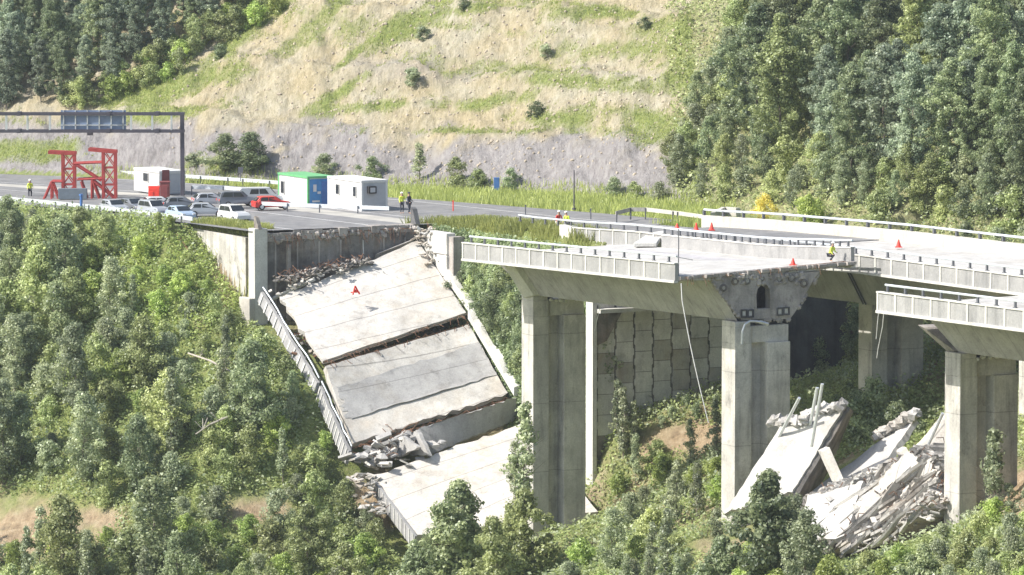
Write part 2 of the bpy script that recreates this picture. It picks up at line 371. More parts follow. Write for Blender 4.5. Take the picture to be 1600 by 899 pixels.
quads = np.stack([idx[:-1, :-1].ravel(), idx[:-1, 1:].ravel(), idx[1:, 1:].ravel(), idx[1:, :-1].ravel()], 1)
def fastmesh(name, v, f, k):
    me = bpy.data.meshes.new(name); me.vertices.add(len(v)); me.vertices.foreach_set('co', v.astype(np.float32).ravel())
    me.loops.add(f.size); me.loops.foreach_set('vertex_index', f.astype(np.int32).ravel())
    me.polygons.add(len(f)); me.polygons.foreach_set('loop_start', np.arange(0, f.size, k, dtype=np.int32)); me.polygons.foreach_set('loop_total', np.full(len(f), k, np.int32))
    me.update(); me.validate(); return me
me = fastmesh('ground', verts, quads, 4)
# colour masks: R grass, G grey scree, B bare earth
px, py = pix(verts); q = toeq(verts[:, 0], verts[:, 1]); xx, yy, zz = verts.T
s_ = (xx-ORG[0])*DV[0]+yy*DV[1]; t_ = (xx-ORG[0])*TV[0]+yy*TV[1]
n1 = fbm(xx*.35, yy*.35, 4, 51); n2 = fbm(xx*1.2, yy*1.2, 3, 61)
def ell(cx, cy, rx, ry, ang=0):
    ca, sa = math.cos(rad(ang)), math.sin(rad(ang)); u = (px-cx)*ca-(py-cy)*sa; v = (px-cx)*sa+(py-cy)*ca
    return np.clip(1.45-np.hypot(u/rx, v/ry)+n1*2.2+n2*.9, 0, 1)
hillm = sm(q, -.5, .8)
gr = np.zeros(len(verts)); hgt0 = zz-zr(s_)
for e in [(1065, 40, 70, 22, 0), (1010, 182, 110, 17, -4), (760, 158, 90, 12, 6), (870, 185, 90, 12, 0), (505, 25, 75, 20, 45), (250, 140, 120, 24, 14), (640, 38, 70, 18, 25), (535, 140, 60, 8, 30), (600, 165, 90, 8, 5), (430, 10, 60, 20, 40),
          (700, 20, 120, 8, 10), (950, 20, 60, 10, 0), (1085, 130, 45, 40, 40), (1060, 200, 50, 30, 0), (1090, 260, 40, 60, 0), (370, 60, 60, 14, 40), (200, 180, 120, 12, 5), (60, 235, 70, 16, 0), (540, 95, 60, 6, 40), (880, 125, 90, 9, 0), (330, 255, 60, 12, 0), (740, 205, 120, 5, 0)]:
    gr = np.maximum(gr, ell(*e))
gr = np.maximum(gr, np.clip(fbm(xx*.07+yy*.03, zz*.42, 4, 91)*4.2-.1+n2*.9, 0, .8)*(hgt0 > 4.5))
front = 1-hillm
platm = ((t_-cs(s_) > -2.4) & (s_ < 0)) | ((t_ > 13.5) & (s_ < 28.5))
grass_front = np.clip(1.05+n1*1.2, 0, 1)
grass = np.where(hillm > .5, gr, grass_front)
grass = np.where((q > -9) & (q < .6) & (px < 1120), np.clip(.9+n1, 0, 1), grass)
hgt = zz-zr(s_)
gy = np.where((hillm > .5), sm(4.7+n1*5+n2*2+np.clip((-xx-15)*.03, 0, 2)-hgt, -1.2, 1.4), 0)
gy = np.maximum(gy, ell(640, 110, 110, 22, 0)*.45*hillm)
dirt = np.zeros(len(verts))
for e in [(60, 830, 105, 48, 0), (150, 812, 40, 20, 0), (400, 800, 50, 24, 0), (1060, 690, 110, 28, 10), (1590, 770, 60, 45, 30), (1570, 560, 150, 40, 0), (1460, 560, 30, 50, 0), (590, 770, 45, 40, 0), (370, 430, 22, 70, -35)]:
    dirt = np.maximum(dirt, ell(*e)*(1-hillm))
under = ((t_ > -1) & (t_ < 31) & (s_ > 28.5)) | ((t_ > 2) & (t_ < 13) & (s_ > 0))
dirt = np.maximum(dirt, np.where(under, np.clip(.2+n1*2, 0, .7), 0))
wd = sm(xx, 13, 20)*hillm
grass = np.where(wd > .5, .5, grass); gy = gy*(1-wd)
mask = np.stack([grass*(1-dirt), gy, dirt, np.ones(len(verts))], 1).astype(np.float32)
at = me.color_attributes.new('mask', 'FLOAT_COLOR', 'POINT'); at.data.foreach_set('color', mask.ravel())
me.shade_smooth()
def groundmat():
    m, N, L, B = newmat('hill earth and scree'); B.inputs['Roughness'].default_value = .95
    g = N.new('ShaderNodeNewGeometry'); a = N.new('ShaderNodeVertexColor'); a.layer_name = 'mask'; sp = N.new('ShaderNodeSeparateColor'); L.new(a.outputs[0], sp.inputs[0])
    def noise(sc, vec=(1, 1, 1), rot=(0, 0, 0), det=8, ro=.65):
        mp = N.new('ShaderNodeMapping'); mp.inputs['Scale'].default_value = vec; mp.inputs['Rotation'].default_value = rot; L.new(g.outputs['Position'], mp.inputs['Vector'])
        n = N.new('ShaderNodeTexNoise'); n.inputs['Scale'].default_value = sc; n.inputs['Detail'].default_value = det; n.inputs['Roughness'].default_value = ro; L.new(mp.outputs[0], n.inputs['Vector']); return n.outputs['Fac']
    def ramp(f, *st):
        r = N.new('ShaderNodeValToRGB'); e = r.color_ramp.elements
        while len(e) < len(st): e.new(.5)
        for k, (p, c) in enumerate(st): e[k].position = p; e[k].color = (*c, 1)
        L.new(f, r.inputs['Fac']); return r.outputs[0]
    def mix(f, x, y, t='MIX'):
        k = N.new('ShaderNodeMix'); k.data_type = 'RGBA'; k.blend_type = t
        if isinstance(f, float): k.inputs[0].default_value = f
        else: L.new(f, k.inputs[0])
        L.new(x, k.inputs[6]); L.new(y, k.inputs[7]); return k.outputs[2]
    st = noise(2.6, (1.0, .28, .28), (0, rad(40), rad(10)), 10, .78)
    beige = ramp(st, (.30, (.20, .175, .13)), (.42, (.36, .33, .225)), (.54, (.48, .44, .32)), (.72, (.57, .535, .43)))
    tint = ramp(noise(.14, det=4), (.40, (1, .90, .74)), (.62, (.98, .98, 1.0)))
    beige = mix(.8, beige, tint, 'MULTIPLY')
    grey = ramp(noise(2.4, (1.0, .3, .3), (0, rad(42), rad(10)), 9, .75), (.3, (.17, .155, .15)), (.5, (.31, .29, .285)), (.72, (.42, .40, .39)))
    grs = ramp(noise(2.2, det=9, ro=.75), (.3, (.10, .14, .03)), (.5, (.22, .27, .07)), (.7, (.36, .37, .14)))
    ert = ramp(noise(1.3, det=9, ro=.7), (.3, (.20, .14, .085)), (.5, (.42, .31, .19)), (.72, (.55, .45, .31)))
    c = mix(sp.outputs[1], beige, grey); 
    md = N.new('ShaderNodeMath'); md.operation = 'MULTIPLY_ADD'; md.inputs[1].default_value = 1.4; md.inputs[2].default_value = -.7; L.new(noise(1.6, det=6), md.inputs[0])
    ad = N.new('ShaderNodeMath'); ad.operation = 'ADD'; ad.use_clamp = True; L.new(md.outputs[0], ad.inputs[0]); L.new(sp.outputs[0], ad.inputs[1])
    mu = N.new('ShaderNodeMath'); mu.operation = 'MULTIPLY'; mu.use_clamp = True; L.new(ad.outputs[0], mu.inputs[0]); L.new(ramp(sp.outputs[0], (0.05, (0, 0, 0)), (.45, (1, 1, 1))), mu.inputs[1])
    c = mix(mu.outputs[0], c, grs); c = mix(sp.outputs[2], c, ert)
    spk = ramp(noise(3.6, det=4, ro=.8), (.60, (1, 1, 1)), (.72, (.45, .44, .38))); c = mix(.7, c, spk, 'MULTIPLY')
    L.new(c, B.inputs['Base Color'])
    bp = N.new('ShaderNodeBump'); bp.inputs['Strength'].default_value = .9; bp.inputs['Distance'].default_value = .6; L.new(st, bp.inputs['Height'])
    b2 = N.new('ShaderNodeBump'); b2.inputs['Strength'].default_value = .8; b2.inputs['Distance'].default_value = .12; L.new(noise(5, det=8, ro=.7), b2.inputs['Height']); L.new(bp.outputs[0], b2.inputs['Normal']); L.new(b2.outputs[0], B.inputs['Normal'])
    return m
me.materials.append(groundmat())
go = bpy.data.objects.new('ground', me); C.objects.link(go); struct(go)

# ------------------------------------------------------------------ roads
def strip(name, mat, ss, t0, t1, dz, fn=R):
    b = MB(); n = len(ss)
    for s in ss:
        for k in range(2):
            t = t0(s) if k == 0 else t1(s); b.v.append(tuple(fn(s, t, float(zr(s))+dz)))
    for i in range(n-1): b.f.append((2*i, 2*i+1, 2*i+3, 2*i+2)); b.m.append(0)
    return struct(b.build(name, mat, origin=(0, 0, 0)))
ss = list(np.arange(-180, .1, 4)); ss[-1] = -.05
strip('road', M['asphalt'], ss, lambda s: -.4, lambda s: 13.9, .05)
sf = list(np.arange(-180, 24.1, 4))
strip('carriageway', M['asphalt'], sf, lambda s: 16.6, lambda s: 29.3+max(0, -s)*0.0+max(0, min(4.5, (s+40)*.12))*(s < 10), .02)
strip('median', M['asphaltlite'], [x for x in ss], lambda s: 13.9, lambda s: 16.6, .035)
for nm, tt in (('lane_line', 3.2), ('lane_line', 10.6), ('lane_line', 18.0), ('lane_line', 28.4)):
    strip(nm, M['white'], ss if tt < 15 else sf, lambda s, a=tt: a, lambda s, a=tt: a+.16, .058 if tt < 15 else .028)

# ------------------------------------------------------------------ viaducts
def deck_part(parent, ss, t0, t1, zn, zf, mat, thick=.28, rag0=0, rag1=0):
    """roadway slab with thicker roots; zn, zf = surface heights at the two edges"""
    b = MB(); rings = []
    prof = [(0, 0), (1, 0), (1, -thick), (.80, -thick-.18), (.20, -thick-.18), (0, -thick)]
    for s in ss:
        r = []
        for u, dz in prof:
            t = t0+(t1-t0)*u; z = zn(s)+(zf(s)-zn(s))*u+dz; r.append(W(s, t, z))
        rings.append(r)
    b.sect(rings); return b.build('deck_slab', mat, parent)
def fascia(parent, s0, s1, base, h, t, side, name='parapet', thick=.26, step=2.05, plainin=False):
    """ribbed parapet; side=-1 faces -t, +1 faces +t"""
    b = MB(); n = max(2, int((s1-s0)/3)); sss = np.linspace(s0, s1, n+1)
    rings = [[W(s, t, base(s)), W(s, t+thick*-side, base(s)), W(s, t+thick*-side, base(s)+h), W(s, t, base(s)+h)] for s in sss]
    b.sect(rings, 0)
    if not plainin:
        s = s0+.15
        while s < s1-.1:
            z = base(s); b.rbox(s-.1, s+.1, t-.05 if side < 0 else t+.002, t-.002 if side < 0 else t+.05, z+.02, z+h-.02, 1); s += step
    rings = [[W(s, t+.09*side, base(s)-.12), W(s, t-side*(thick-.02), base(s)-.12), W(s, t-side*(thick-.02), base(s)+.05), W(s, t+.09*side, base(s)+.05)] for s in sss]; b.sect(rings, 1)
    rings = [[W(s, t+.07*side, base(s)+h-.03), W(s, t-side*(thick+.04), base(s)+h-.03), W(s, t-side*(thick+.04), base(s)+h+.06), W(s, t+.07*side, base(s)+h+.06)] for s in sss]; b.sect(rings, 1)
    return b.build(name, [M['fascia'], M['rib']], parent)
def rail(parent, s0, s1, base, t, h=.46, step=2.05, name='handrail', lean=0, fn=W):
    b = MB(); n = max(2, int((s1-s0)/3)); sss = np.linspace(s0, s1, n+1)
    for sa, sb in zip(sss[:-1], sss[1:]):
        b.bar(fn(sa, t, base(sa)+h), fn(sb, t, base(sb)+h), .075)
    s = s0+.25
    while s < s1:
        z = base(s); b.rbox(s-.085, s+.085, t-.05, t+.05, z-.02, z+h-.04, 1, fn); b.rbox(s-.2, s+.2, t-.07, t+.07, z+.005, z+.06, 1, fn); s += step
    return b.build(name, [M['rail'], M['post']], parent)
def box_girder(parent, ss, tt, zt, zb_, mat=None, name='box_girder', ramp0=0, caps=True):
    b = MB(); rings = []
    for s in ss: rings.append([W(s, tt[0], zt(s)), W(s, tt[1], zb_(s)), W(s, tt[2], zb_(s)), W(s, tt[3], zt(s))])
    b.sect(rings, caps=caps); return b.build(name, mat or M['web'], parent)

# near viaduct, standing segment
sA, sB = 35.0, 66.0
ns = thing('viaduct_segment', 'standing deck segment with torn ends and an arched opening in its right end face', 'bridge deck', W(50, 7, 0))
tl = [35, 38, 42, 46, 50, 54, 58, 62, 66]
deck_part(ns, tl, .24, 13.8, lambda s: nb(s)+.32, lambda s: ff(s), M['deck'])
fascia(ns, 35.05, 66.0, nb, 1.18, 0, -1)
rail(ns, 36, 66.0, lambda s: nb(s)+1.22, .13)
fp = fascia(ns, 40.0, 66.1, lambda s: ff(s)-.35, 1.25, 14.05, 1, thick=.28, plainin=True)
rail(ns, 41, 66.0, lambda s: ff(s)+.93, 13.95, step=1.1)
soff = lambda s: float(np.interp(s, [35, 66], [-2.12, -1.48]))
wt = lambda s: nb(s)+.02
# girder with a slanting left end, closed by the end diaphragm; right end left open behind the torn face
b = MB(); rings = []
for s in [36, 42, 48, 54, 60, 65.95]:
    rings.append([W(s if s > 36 else 33.9, 2.9, wt(s)), W(s if s > 36 else 36.4, 4.9, soff(s)), W(s if s > 36 else 37.5, 9.1, soff(s)), W(s if s > 36 else 37, 11.2, wt(s)+.5)])
b.sect(rings, caps=False); b.add(rings[0], [(0, 1, 2, 3)]); b.build('box_girder', M['web'], ns)
# end block at the web's left end, sunlight put into its pale colour
b = MB()
P = [onT(781, 405, 2.4), onT(797, 407, 2.4), onT(834, 462, 4.4), onT(818, 466, 4.4)]
q2 = [p+TV*.6 for p in P]; b.hexa(P, q2); b.build('sunlit_end_block', M['rib'], ns, bevel=.03)
def holed_face(parent, s, outer, hole, depth, mat, name):
    bm = bmesh.new()
    def loop(pts, ds): return [bm.verts.new(Vector(W(s+ds, t, z))-parent.location) for t, z in pts]
    fr_o = loop(outer, 0); fr_h = loop(hole, 0); bk_o = loop(outer, -depth); bk_h = loop(hole, -depth)
    for o, h in ((fr_o, fr_h), (bk_o, bk_h)):
        es = [bm.edges.new((l[i], l[(i+1) % len(l)])) for l in (o, h) for i in range(len(l))]
        bmesh.ops.triangle_fill(bm, edges=es, use_beauty=True)
    for a, c in ((fr_o, bk_o), (fr_h, bk_h)):
        for i in range(len(a)): j = (i+1) % len(a); bm.faces.new((a[i], a[j], c[j], c[i]))
    bmesh.ops.recalc_face_normals(bm, faces=bm.faces)
    me = bpy.data.meshes.new(name); bm.to_mesh(me); bm.free(); me.materials.append(mat)
    o = bpy.data.objects.new(name, me); C.objects.link(o); o.parent = parent; return o
fpt = lambda x, y: stz(onS(x, y, 66.05))[1:]
outer = [fpt(*p) for p in [(1112, 437), (1122, 452), (1152, 492), (1160, 501), (1198, 498), (1234, 499), (1243, 487), (1272, 436), (1282, 424), (1240, 427), (1180, 429), (1140, 432)]]
hc = [(1182, 483), (1181, 462), (1183, 452), (1188, 446), (1193, 444), (1198, 446), (1202, 452), (1203, 462), (1203, 482)]
holed_face(ns, 66.05, outer, [fpt(*p) for p in hc], .6, M['endface'], 'end_wall')
b = MB(); fr = [fpt(*p) for p in [(1179, 485), (1178, 462), (1180, 450), (1186, 443), (1193, 441), (1200, 443), (1205, 450), (1206, 462), (1206, 484)]]
hi = [fpt(*p) for p in hc]
rf = [[W(66.12, *fr[i]), W(66.12, *hi[i]), W(66.03, *hi[i]), W(66.03, *fr[i])] for i in range(len(fr))]; b.sect(rf); b.build('door_surround', M['endface'], ns)
b = MB()   # wall inside the opening; interior shade put into its dark colour
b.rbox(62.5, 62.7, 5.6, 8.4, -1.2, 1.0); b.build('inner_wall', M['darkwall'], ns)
for (x, y, r) in [(1130, 450, 6.5), (1148, 440, 6.5), (1167, 439, 6.5), (1190, 435, 5), (1217, 436, 6.5), (1237, 435, 6.5), (1256, 443, 7)]:
    t0, z0 = fpt(x, y); rr = r/26; b = MB()
    for k in range(12):
        a0, a1 = 2*math.pi*k/12, 2*math.pi*(k+1)/12
        q = lambda a, ra, ds: W(66.06+ds, t0+ra*1.05*math.cos(a), z0+ra*math.sin(a))
        b.hexa([q(a0, rr*.62, 0), q(a1, rr*.62, 0), q(a1, rr*1.1, 0), q(a0, rr*1.1, 0)], [q(a0, rr*.62, .14), q(a1, rr*.62, .14), q(a1, rr*1.0, .1), q(a0, rr*1.0, .1)])
    b.add([q(2*math.pi*k/12, rr*.5, .08) for k in range(12)], [tuple(range(12))], 1)
    b.build('anchor_head', [M['abut'], M['conc']], ns)
for (x, y) in [(1162, 490), (1172, 490), (1218, 487), (1228, 486)]:
    t0, z0 = fpt(x, y); b = MB(); w2, h2 = .24, .28
    for a in ((-w2, -w2+.07, -h2, h2), (w2-.07, w2, -h2, h2), (-w2+.07, w2-.07, h2-.07, h2), (-w2+.07, w2-.07, -h2, -h2+.07)): b.rbox(66.06, 66.18, t0+a[0], t0+a[1], z0+a[2], z0+a[3])
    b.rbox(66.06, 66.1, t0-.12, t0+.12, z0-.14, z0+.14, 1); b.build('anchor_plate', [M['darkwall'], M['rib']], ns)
# torn lip of the deck along the broken end
b = MB(); t = .3
while t < 13.7:
    w_ = random.uniform(.35, .9); z = (nb(66)+.32)+(ff(66)-nb(66)-.32)*(t/13.8); dd = random.uniform(.05, .45)
    b.hexa([W(65.9, t, z-.26-random.random()*.25), W(66+dd, t+.05, z-.24), W(66+dd*.7, t+w_, z-.24), W(65.9, t+w_, z-.3)], [W(65.9, t, z-.015), W(66+dd, t+.05, z-.03), W(66+dd*.8, t+w_, z-.03), W(65.9, t+w_, z-.015)]); t += w_
b.build('torn_edge', M['endface'], ns)
b = MB(); CE = random.Random(19); prev = None
for k in range(70):
    x = CE.uniform(1120, 1278); y = 434+abs(x-1200)*-.03+CE.uniform(-6, 10)*(CE.random() < .8); t_e, z_e = fpt(x, y)
    P_ = W(66.05, t_e, z_e); chunk(P_, CE.uniform(.08, .28), CE, b, 0, (1, .8, .8))
for (xa, ya), (xb, yb) in [((1113, 440), (1158, 500)), ((1243, 490), (1280, 430)), ((1162, 501), (1236, 500))]:
    for k in range(16):
        u = CE.random(); t_e, z_e = fpt(xa+(xb-xa)*u, ya+(yb-ya)*u); chunk(W(66.0, t_e, z_e), CE.uniform(.06, .2), CE, b, 0, (1, .8, 1))
CHIPS = b; b.build('chipped_concrete', M['endface'], ns)['kind'] = 'stuff'
b = MB()
for k in range(18):
    t = random.uniform(.4, 13.4); z = (nb(66)+.2)+(ff(66)-nb(66)-.2)*(t/13.8); p = W(66.05, t, z); b.tube([p, p+DV*random.uniform(.15, .5)+np.array([0, 0, random.uniform(-.2, .1)]), p+DV*random.uniform(.3, .7)+np.array([0, 0, random.uniform(-.7, -.1)])], .018)
b.tube([W(66.02, t, (nb(66)+.2)+(ff(66)-nb(66)-.2)*(t/13.8)) for t in (.4, 5, 9, 13.4)], .03); b.build('torn_rebar', M['rust'], ns)

# near viaduct, right-hand segment
rs = thing('viaduct_segment', 'deck segment running out of the right edge, beyond the collapsed gap', 'bridge deck', W(108, 7, 0))
tl = [91.4, 96, 102, 108, 114, 120, 130]
deck_part(rs, tl, .24, 13.8, lambda s: nb(s)+.32, lambda s: nb(s)+.55, M['deck'])
fascia(rs, 91.4, 130, nb, 1.18, 0, -1); rail(rs, 92.2, 130, lambda s: nb(s)+1.22, .13)
fascia(rs, 97, 130, lambda s: nb(s)+.25, 1.0, 14.05, 1, plainin=True)
b = MB(); rings = []
for s in [92.6, 100, 110, 120, 130]:
    zt, zb = nb(s)+.02, float(np.interp(s, [92, 130], [-1.1, -.6])); f = s < 93
    rings.append([W(91.9 if f else s, 2.9, zt), W(93.3 if f else s, 4.9, zb), W(93.3 if f else s, 9.1, zb), W(91.9 if f else s, 11.1, zt+.2)])
b.sect(rings); b.build('box_girder', M['web'], rs)
b = MB(); P = [onT(1434, 508, 3.4), onT(1443, 512, 3.4), onT(1492, 549, 4.7), onT(1482, 551, 4.7)]; b.hexa(P, [p+TV*5.5 for p in P]); b.build('end_diaphragm', M['endface'], rs)

# far viaduct
fv = thing('viaduct', 'intact parallel viaduct behind the broken one, long ribbed parapet and white road surface', 'viaduct', W(60, 22, 0))
tl = [22.5, 28, 34, 40, 48, 56, 64, 74, 84, 100, 120, 140]
deck_part(fv, tl, 16.24, 29.3, lambda s: fb(s)+.45, lambda s: fo(s), M['deck'])
fascia(fv, 22.5, 140, fb, 1.15, 16, -1)
rail(fv, 13.5, 140, lambda s: fb(s)+1.19, 16.13)
b = MB(); rings = [[W(s, 29.3, fo(s)-.4), W(s, 29.75, fo(s)-.4), W(s, 29.75, fo(s)+.86), W(s, 29.3, fo(s)+.86)] for s in [19]+tl[1:]]
b.sect(rings); b.build('outer_barrier', M['barrier'], fv)
b = MB()
for sa in np.arange(19, 139, 3.0): b.bar(W(sa, 29.55, fo(sa)+1.3), W(sa+3, 29.55, fo(sa+3)+1.3), .09); b.rbox(sa-.09, sa+.09, 29.45, 29.65, fo(sa)+.84, fo(sa)+1.27, 1)
b.build('outer_handrail', [M['rail'], M['post']], fv)
b = MB()
for sa in np.arange(21, 45.0, 4): b.hexa([W(sa, 22, fb(sa)*.5+fo(sa)*.5+.24), W(sa+4, 22, fb(sa+4)*.5+fo(sa+4)*.5+.24), W(sa+4, 29.25, fo(sa+4)+.004), W(sa, 29.25, fo(sa)+.004)], [W(sa, 22, fb(sa)*.5+fo(sa)*.5+.3), W(sa+4, 22, fb(sa+4)*.5+fo(sa+4)*.5+.3), W(sa+4, 29.25, fo(sa+4)+.06), W(sa, 29.25, fo(sa)+.06)])
b.build('asphalt_layer', M['asphalt'], fv)
def farbox(ss_, nm='box_girder'):
    b = MB(); rings = [[W(s, 18.9, fb(s)+.02), W(s, 20.5, fb(s)-2.8), W(s, 24.8, fb(s)-2.8), W(s, 26.6, fb(s)+.1)] for s in ss_]
    b.sect(rings); return b.build(nm, M['web'], fv)
farbox([29.6, 40, 50, 56.9]); farbox([57.1, 64, 74, 84]); farbox([84.1, 100, 120, 140])
b = MB()
for sa in (57.0, 84.05):
    for k in (0, 1): b.bar(W(sa+k*.35, 18.8, fb(sa)+.02), W(sa+k*.35, 20.45, fb(sa)-2.85), .06)
b.build('joint_strip', M['post'], fv)

# piers: H-shaped shafts with a capital beam
def pier(name, s0, t0, ztop, zbot, label, cap=True, wid=4.35, dep=1.78, stain=False):
    th = thing(name, label, 'bridge pier', W(s0, t0, zbot))
    a, c = dep/2, wid/2
    b = MB(); pr = [(-a, -c), (a, -c), (a, -c+1.3), (a-.8, -c+1.38), (a-.8, c-1.9), (a, c-1.8), (a, c), (-a, c), (-a, c-1.8), (-a+.5, c-1.9), (-a+.5, -c+1.38), (-a, -c+1.3)]
    zz_ = np.linspace(zbot-1.5, ztop-(1.5 if cap else 0), 6); rings = [[W(s0+x, t0+y, z) for x, y in pr] for z in zz_]
    b.sect(rings); b.build('shaft', M['pier'], th, bevel=.03)
    if cap:
        b = MB(); e = .07
        b.sect([[W(s0+x, t0+y, z) for x, y in [(-a, -c), (a, -c), (a, -c+1.2), (a-.03, -c+1.3), (a-.25, -c+1.5), (a-.25, c), (-a+.25, c), (-a, c-.3)]] for z in (ztop-1.498, ztop-.35)])
        b.sect([[W(s0+x, t0+y, z) for x, y in [(-a, -c), (a, -c), (a, -c+1.2), (-a, -c+1.2)]] for z in (ztop-.348, ztop)])
        b.build('pier_cap', M['pier'], th, bevel=.03)
        for y in (-.6, 1.3):
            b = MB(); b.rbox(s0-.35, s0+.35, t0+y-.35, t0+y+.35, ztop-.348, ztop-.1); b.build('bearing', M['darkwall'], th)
    return th
pA = pier('bridge_pier', 36.5, 6.75, -2.12, -19.8, 'tall pale pier rising beside the fallen deck slabs, white bags on its top')
pB = pier('bridge_pier', 65.3, 6.75, -1.52, -15.4, 'middle pier under the torn girder end with the arched doorway')
pD = pier('bridge_pier', 93.1, 6.75, -1.12, -12.8, 'nearest pier at the right, under the deck segment beyond the gap')
pC = pier('bridge_pier', 57.2, 22.65, -1.6, -9.5, 'pier of the rear viaduct with a bush at its foot', cap=False, wid=4.3)
pE = pier('bridge_pier', 77.6, 22.65, -1.5, -8.0, 'pier just visible at the right frame edge behind the nearest pier', cap=False)
def bags(s0, t0, z, lab):
    b = MB()
    for k in range(7):
        p = W(s0+.85+random.uniform(-.1, .2), t0-1.0+k*.45+random.uniform(-.1, .1), z-.12+random.uniform(-.05, .12)); rr = random.uniform(.13, .24)
        rg = []
        for j in range(5):
            ph = math.pi*(j+.5)/5; rg.append([p+np.array([rr*math.sin(ph)*math.cos(a)*random.uniform(.7, 1.2), rr*math.sin(ph)*math.sin(a)*random.uniform(.7, 1.2), -rr*.8*math.cos(ph)]) for a in np.linspace(0, 2*math.pi, 8)[:-1]])
        b.sect(rg)
    tag(b.build('debris_lumps', M['rib']), lab, 'debris')
bags(36.5, 6.9, -2.36, 'row of white lumps lying on top of the tall pier beside the fallen slabs')
bags(93.1, 6.9, -1.36, 'row of white lumps lying on top of the nearest right pier')
# drain pipe bent over the middle pier
b = MB(); q = lambda x, y: onS(x, y, 66.6); pts = [q(1186, 503), (q(1172, 502)), q(1164, 507), q(1160, 518), q(1159, 538)]; b.tube(pts, .08, n=8); b.bar(q(1186, 503), q(1200, 507), .12)
tag(b.build('drain_pipe', M['galv']), 'pale bent drain pipe hanging over the front of the middle pier', 'pipe')
# dark slot stain opening on pier B
# hanging hoses
def hang(pts, r, lab, nm='hanging_cable', mat='cable'):
    b = MB(); b.tube(pts, r, n=5); return tag(b.build(nm, M[mat]), lab, 'cable')
hang([W(66.3, .3, 1.3)]+[onS(1060+47*k-3*math.sin(k*math.pi), 436+225*k, 66.3+2*k) for k in (.15, .3, .45, .6, .75, .9, 1)], .035, 'long pale cable hanging from the torn deck corner down to the slope')
hang([onT(1381, 488, 1), onT(1379, 510, 1), onT(1372, 545, 1), onT(1370, 560, 1)], .025, 'left of two thin cables hanging below the end of the right deck segment')
hang([onT(1373, 487, 1), onT(1371, 505, 1), onT(1369, 530, 1)], .025, 'right of two thin cables hanging below the end of the right deck segment'.replace('right of', 'shorter of'))
hang([onT(940, 470, 5), onT(934, 495, 5), onT(929, 518, 5)], .025, 'thin short cable hanging beside the tall pier in front of the panelled wall')

# ------------------------------------------------------------------ abutment and walls
ab = thing('abutment', 'shade-dark stained broken bridge abutment with pale wing wall and grass along its top', 'abutment', W(-2, 3, -8))
b = MB(); b.rbox(-1.0, 0, .9, 14.3, -9.5, -.22); o = b.build('front_wall', M['abut'], ab)  # front face: its shade is part of the dark stained colour
b = MB(); t = .9; k = 0
while t < 14.2:
    w_ = random.uniform(.5, 1.3); z0 = float(zr(0))-.25+.018*t; dd = random.uniform(0.02, .22)
    b.rbox(-1.0, dd, t, min(14.3, t+w_-.02), z0-.35-random.random()*.25, z0+.05+.14*random.random()); t += w_
b.build('broken_top', M['endface'], ab)
b = MB()
for k in range(7):
    t = 1.6+k*1.9; b.rbox(-.0+.002, .09, t, t+.12, -6.5, -.8)
b.rbox(.002, .3, 7.5, 11.5, -3.35, -3.2); b.rbox(.002, .35, 2.6, 2.85, -7, -1.0)
b.build('pilaster', M['endface'], ab)
b = MB(); b.rbox(-.9, .25, -.25, .88, -9.5, .35); b.build('corner_column', M['rib'], ab, bevel=.03)
b = MB(); b.rbox(-1.95, -.92, .5, .9, -9.0, -.1); b.build('slot', M['dark'], ab)  # black sheet in the groove, shade put into its colour
b = MB(); pts = [(-12.2, -.9), (-1.65, -8.5)]
lo = [W(-12.5, 0, -1.6), W(-1.95, 0, -9.0), W(-1.95, .7, -9.0), W(-12.5, .7, -1.6)]; hi_ = [W(-12.5, 0, -.45), W(-1.95, 0, -.5), W(-1.95, .7, -.5), W(-12.5, .7, -.45)]
b.hexa(lo, hi_); b.build('wing_wall', M['wing'], ab)
b = MB(); b.rbox(-1.62, .3, -.75, -.25, -9.5, -5.1); b.build('footing', M['conc'], ab, bevel=.05)
b = MB(); P = W(-.6, .1, .3); b.sect([[P, P+DV*.9, P+DV*.9+TV*.3, P+TV*.3], [P+np.array([0, 0, 1.0]), P+DV*.35+np.array([0, 0, .9]), P+DV*.35+TV*.3+np.array([0, 0, .9]), P+TV*.3+np.array([0, 0, 1.0])]]); b.build('broken_parapet', M['abut'], ab)
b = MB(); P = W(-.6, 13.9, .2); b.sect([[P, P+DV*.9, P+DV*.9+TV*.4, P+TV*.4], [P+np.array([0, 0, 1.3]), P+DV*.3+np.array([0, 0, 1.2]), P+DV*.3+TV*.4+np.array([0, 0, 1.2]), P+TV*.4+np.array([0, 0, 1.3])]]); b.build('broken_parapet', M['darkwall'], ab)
b = MB(); CA = random.Random(41); b.tube([W(.1, t, -.35+.02*t) for t in (1.2, 5, 9, 13.8)], .03, n=4)
for k in range(46):
    t = CA.uniform(1.2, 13.8); p = W(.05, t, -.35+.02*t); b.tube([p, p+DV*CA.uniform(.1, .45)+TV*CA.uniform(-.2, .2)+np.array([0, 0, CA.uniform(-.3, .15)]), p+DV*CA.uniform(.2, .6)+TV*CA.uniform(-.3, .3)-np.array([0, 0, CA.uniform(.2, 1.2)])], .02, n=4)
b.build('torn_rebar', M['rust'], ab)
b = MB()
for k in range(90):
    t = CA.uniform(.9, 14); chunk(W(CA.uniform(-.05, .15), t, -.3+.02*t+CA.uniform(-.55, .12)), CA.uniform(.08, .3), CA, b, 0, (1, .8, .8))
b.build('crumbled_lip', M['endface'], ab)['kind'] = 'stuff'
b = MB(); b.tube([W(.12, 9.3, -.9), W(.14, 9.35, -2.4), W(.2, 9.2, -4.6)], .04, n=5); b.build('drain_pipe', M['cable'], ab)
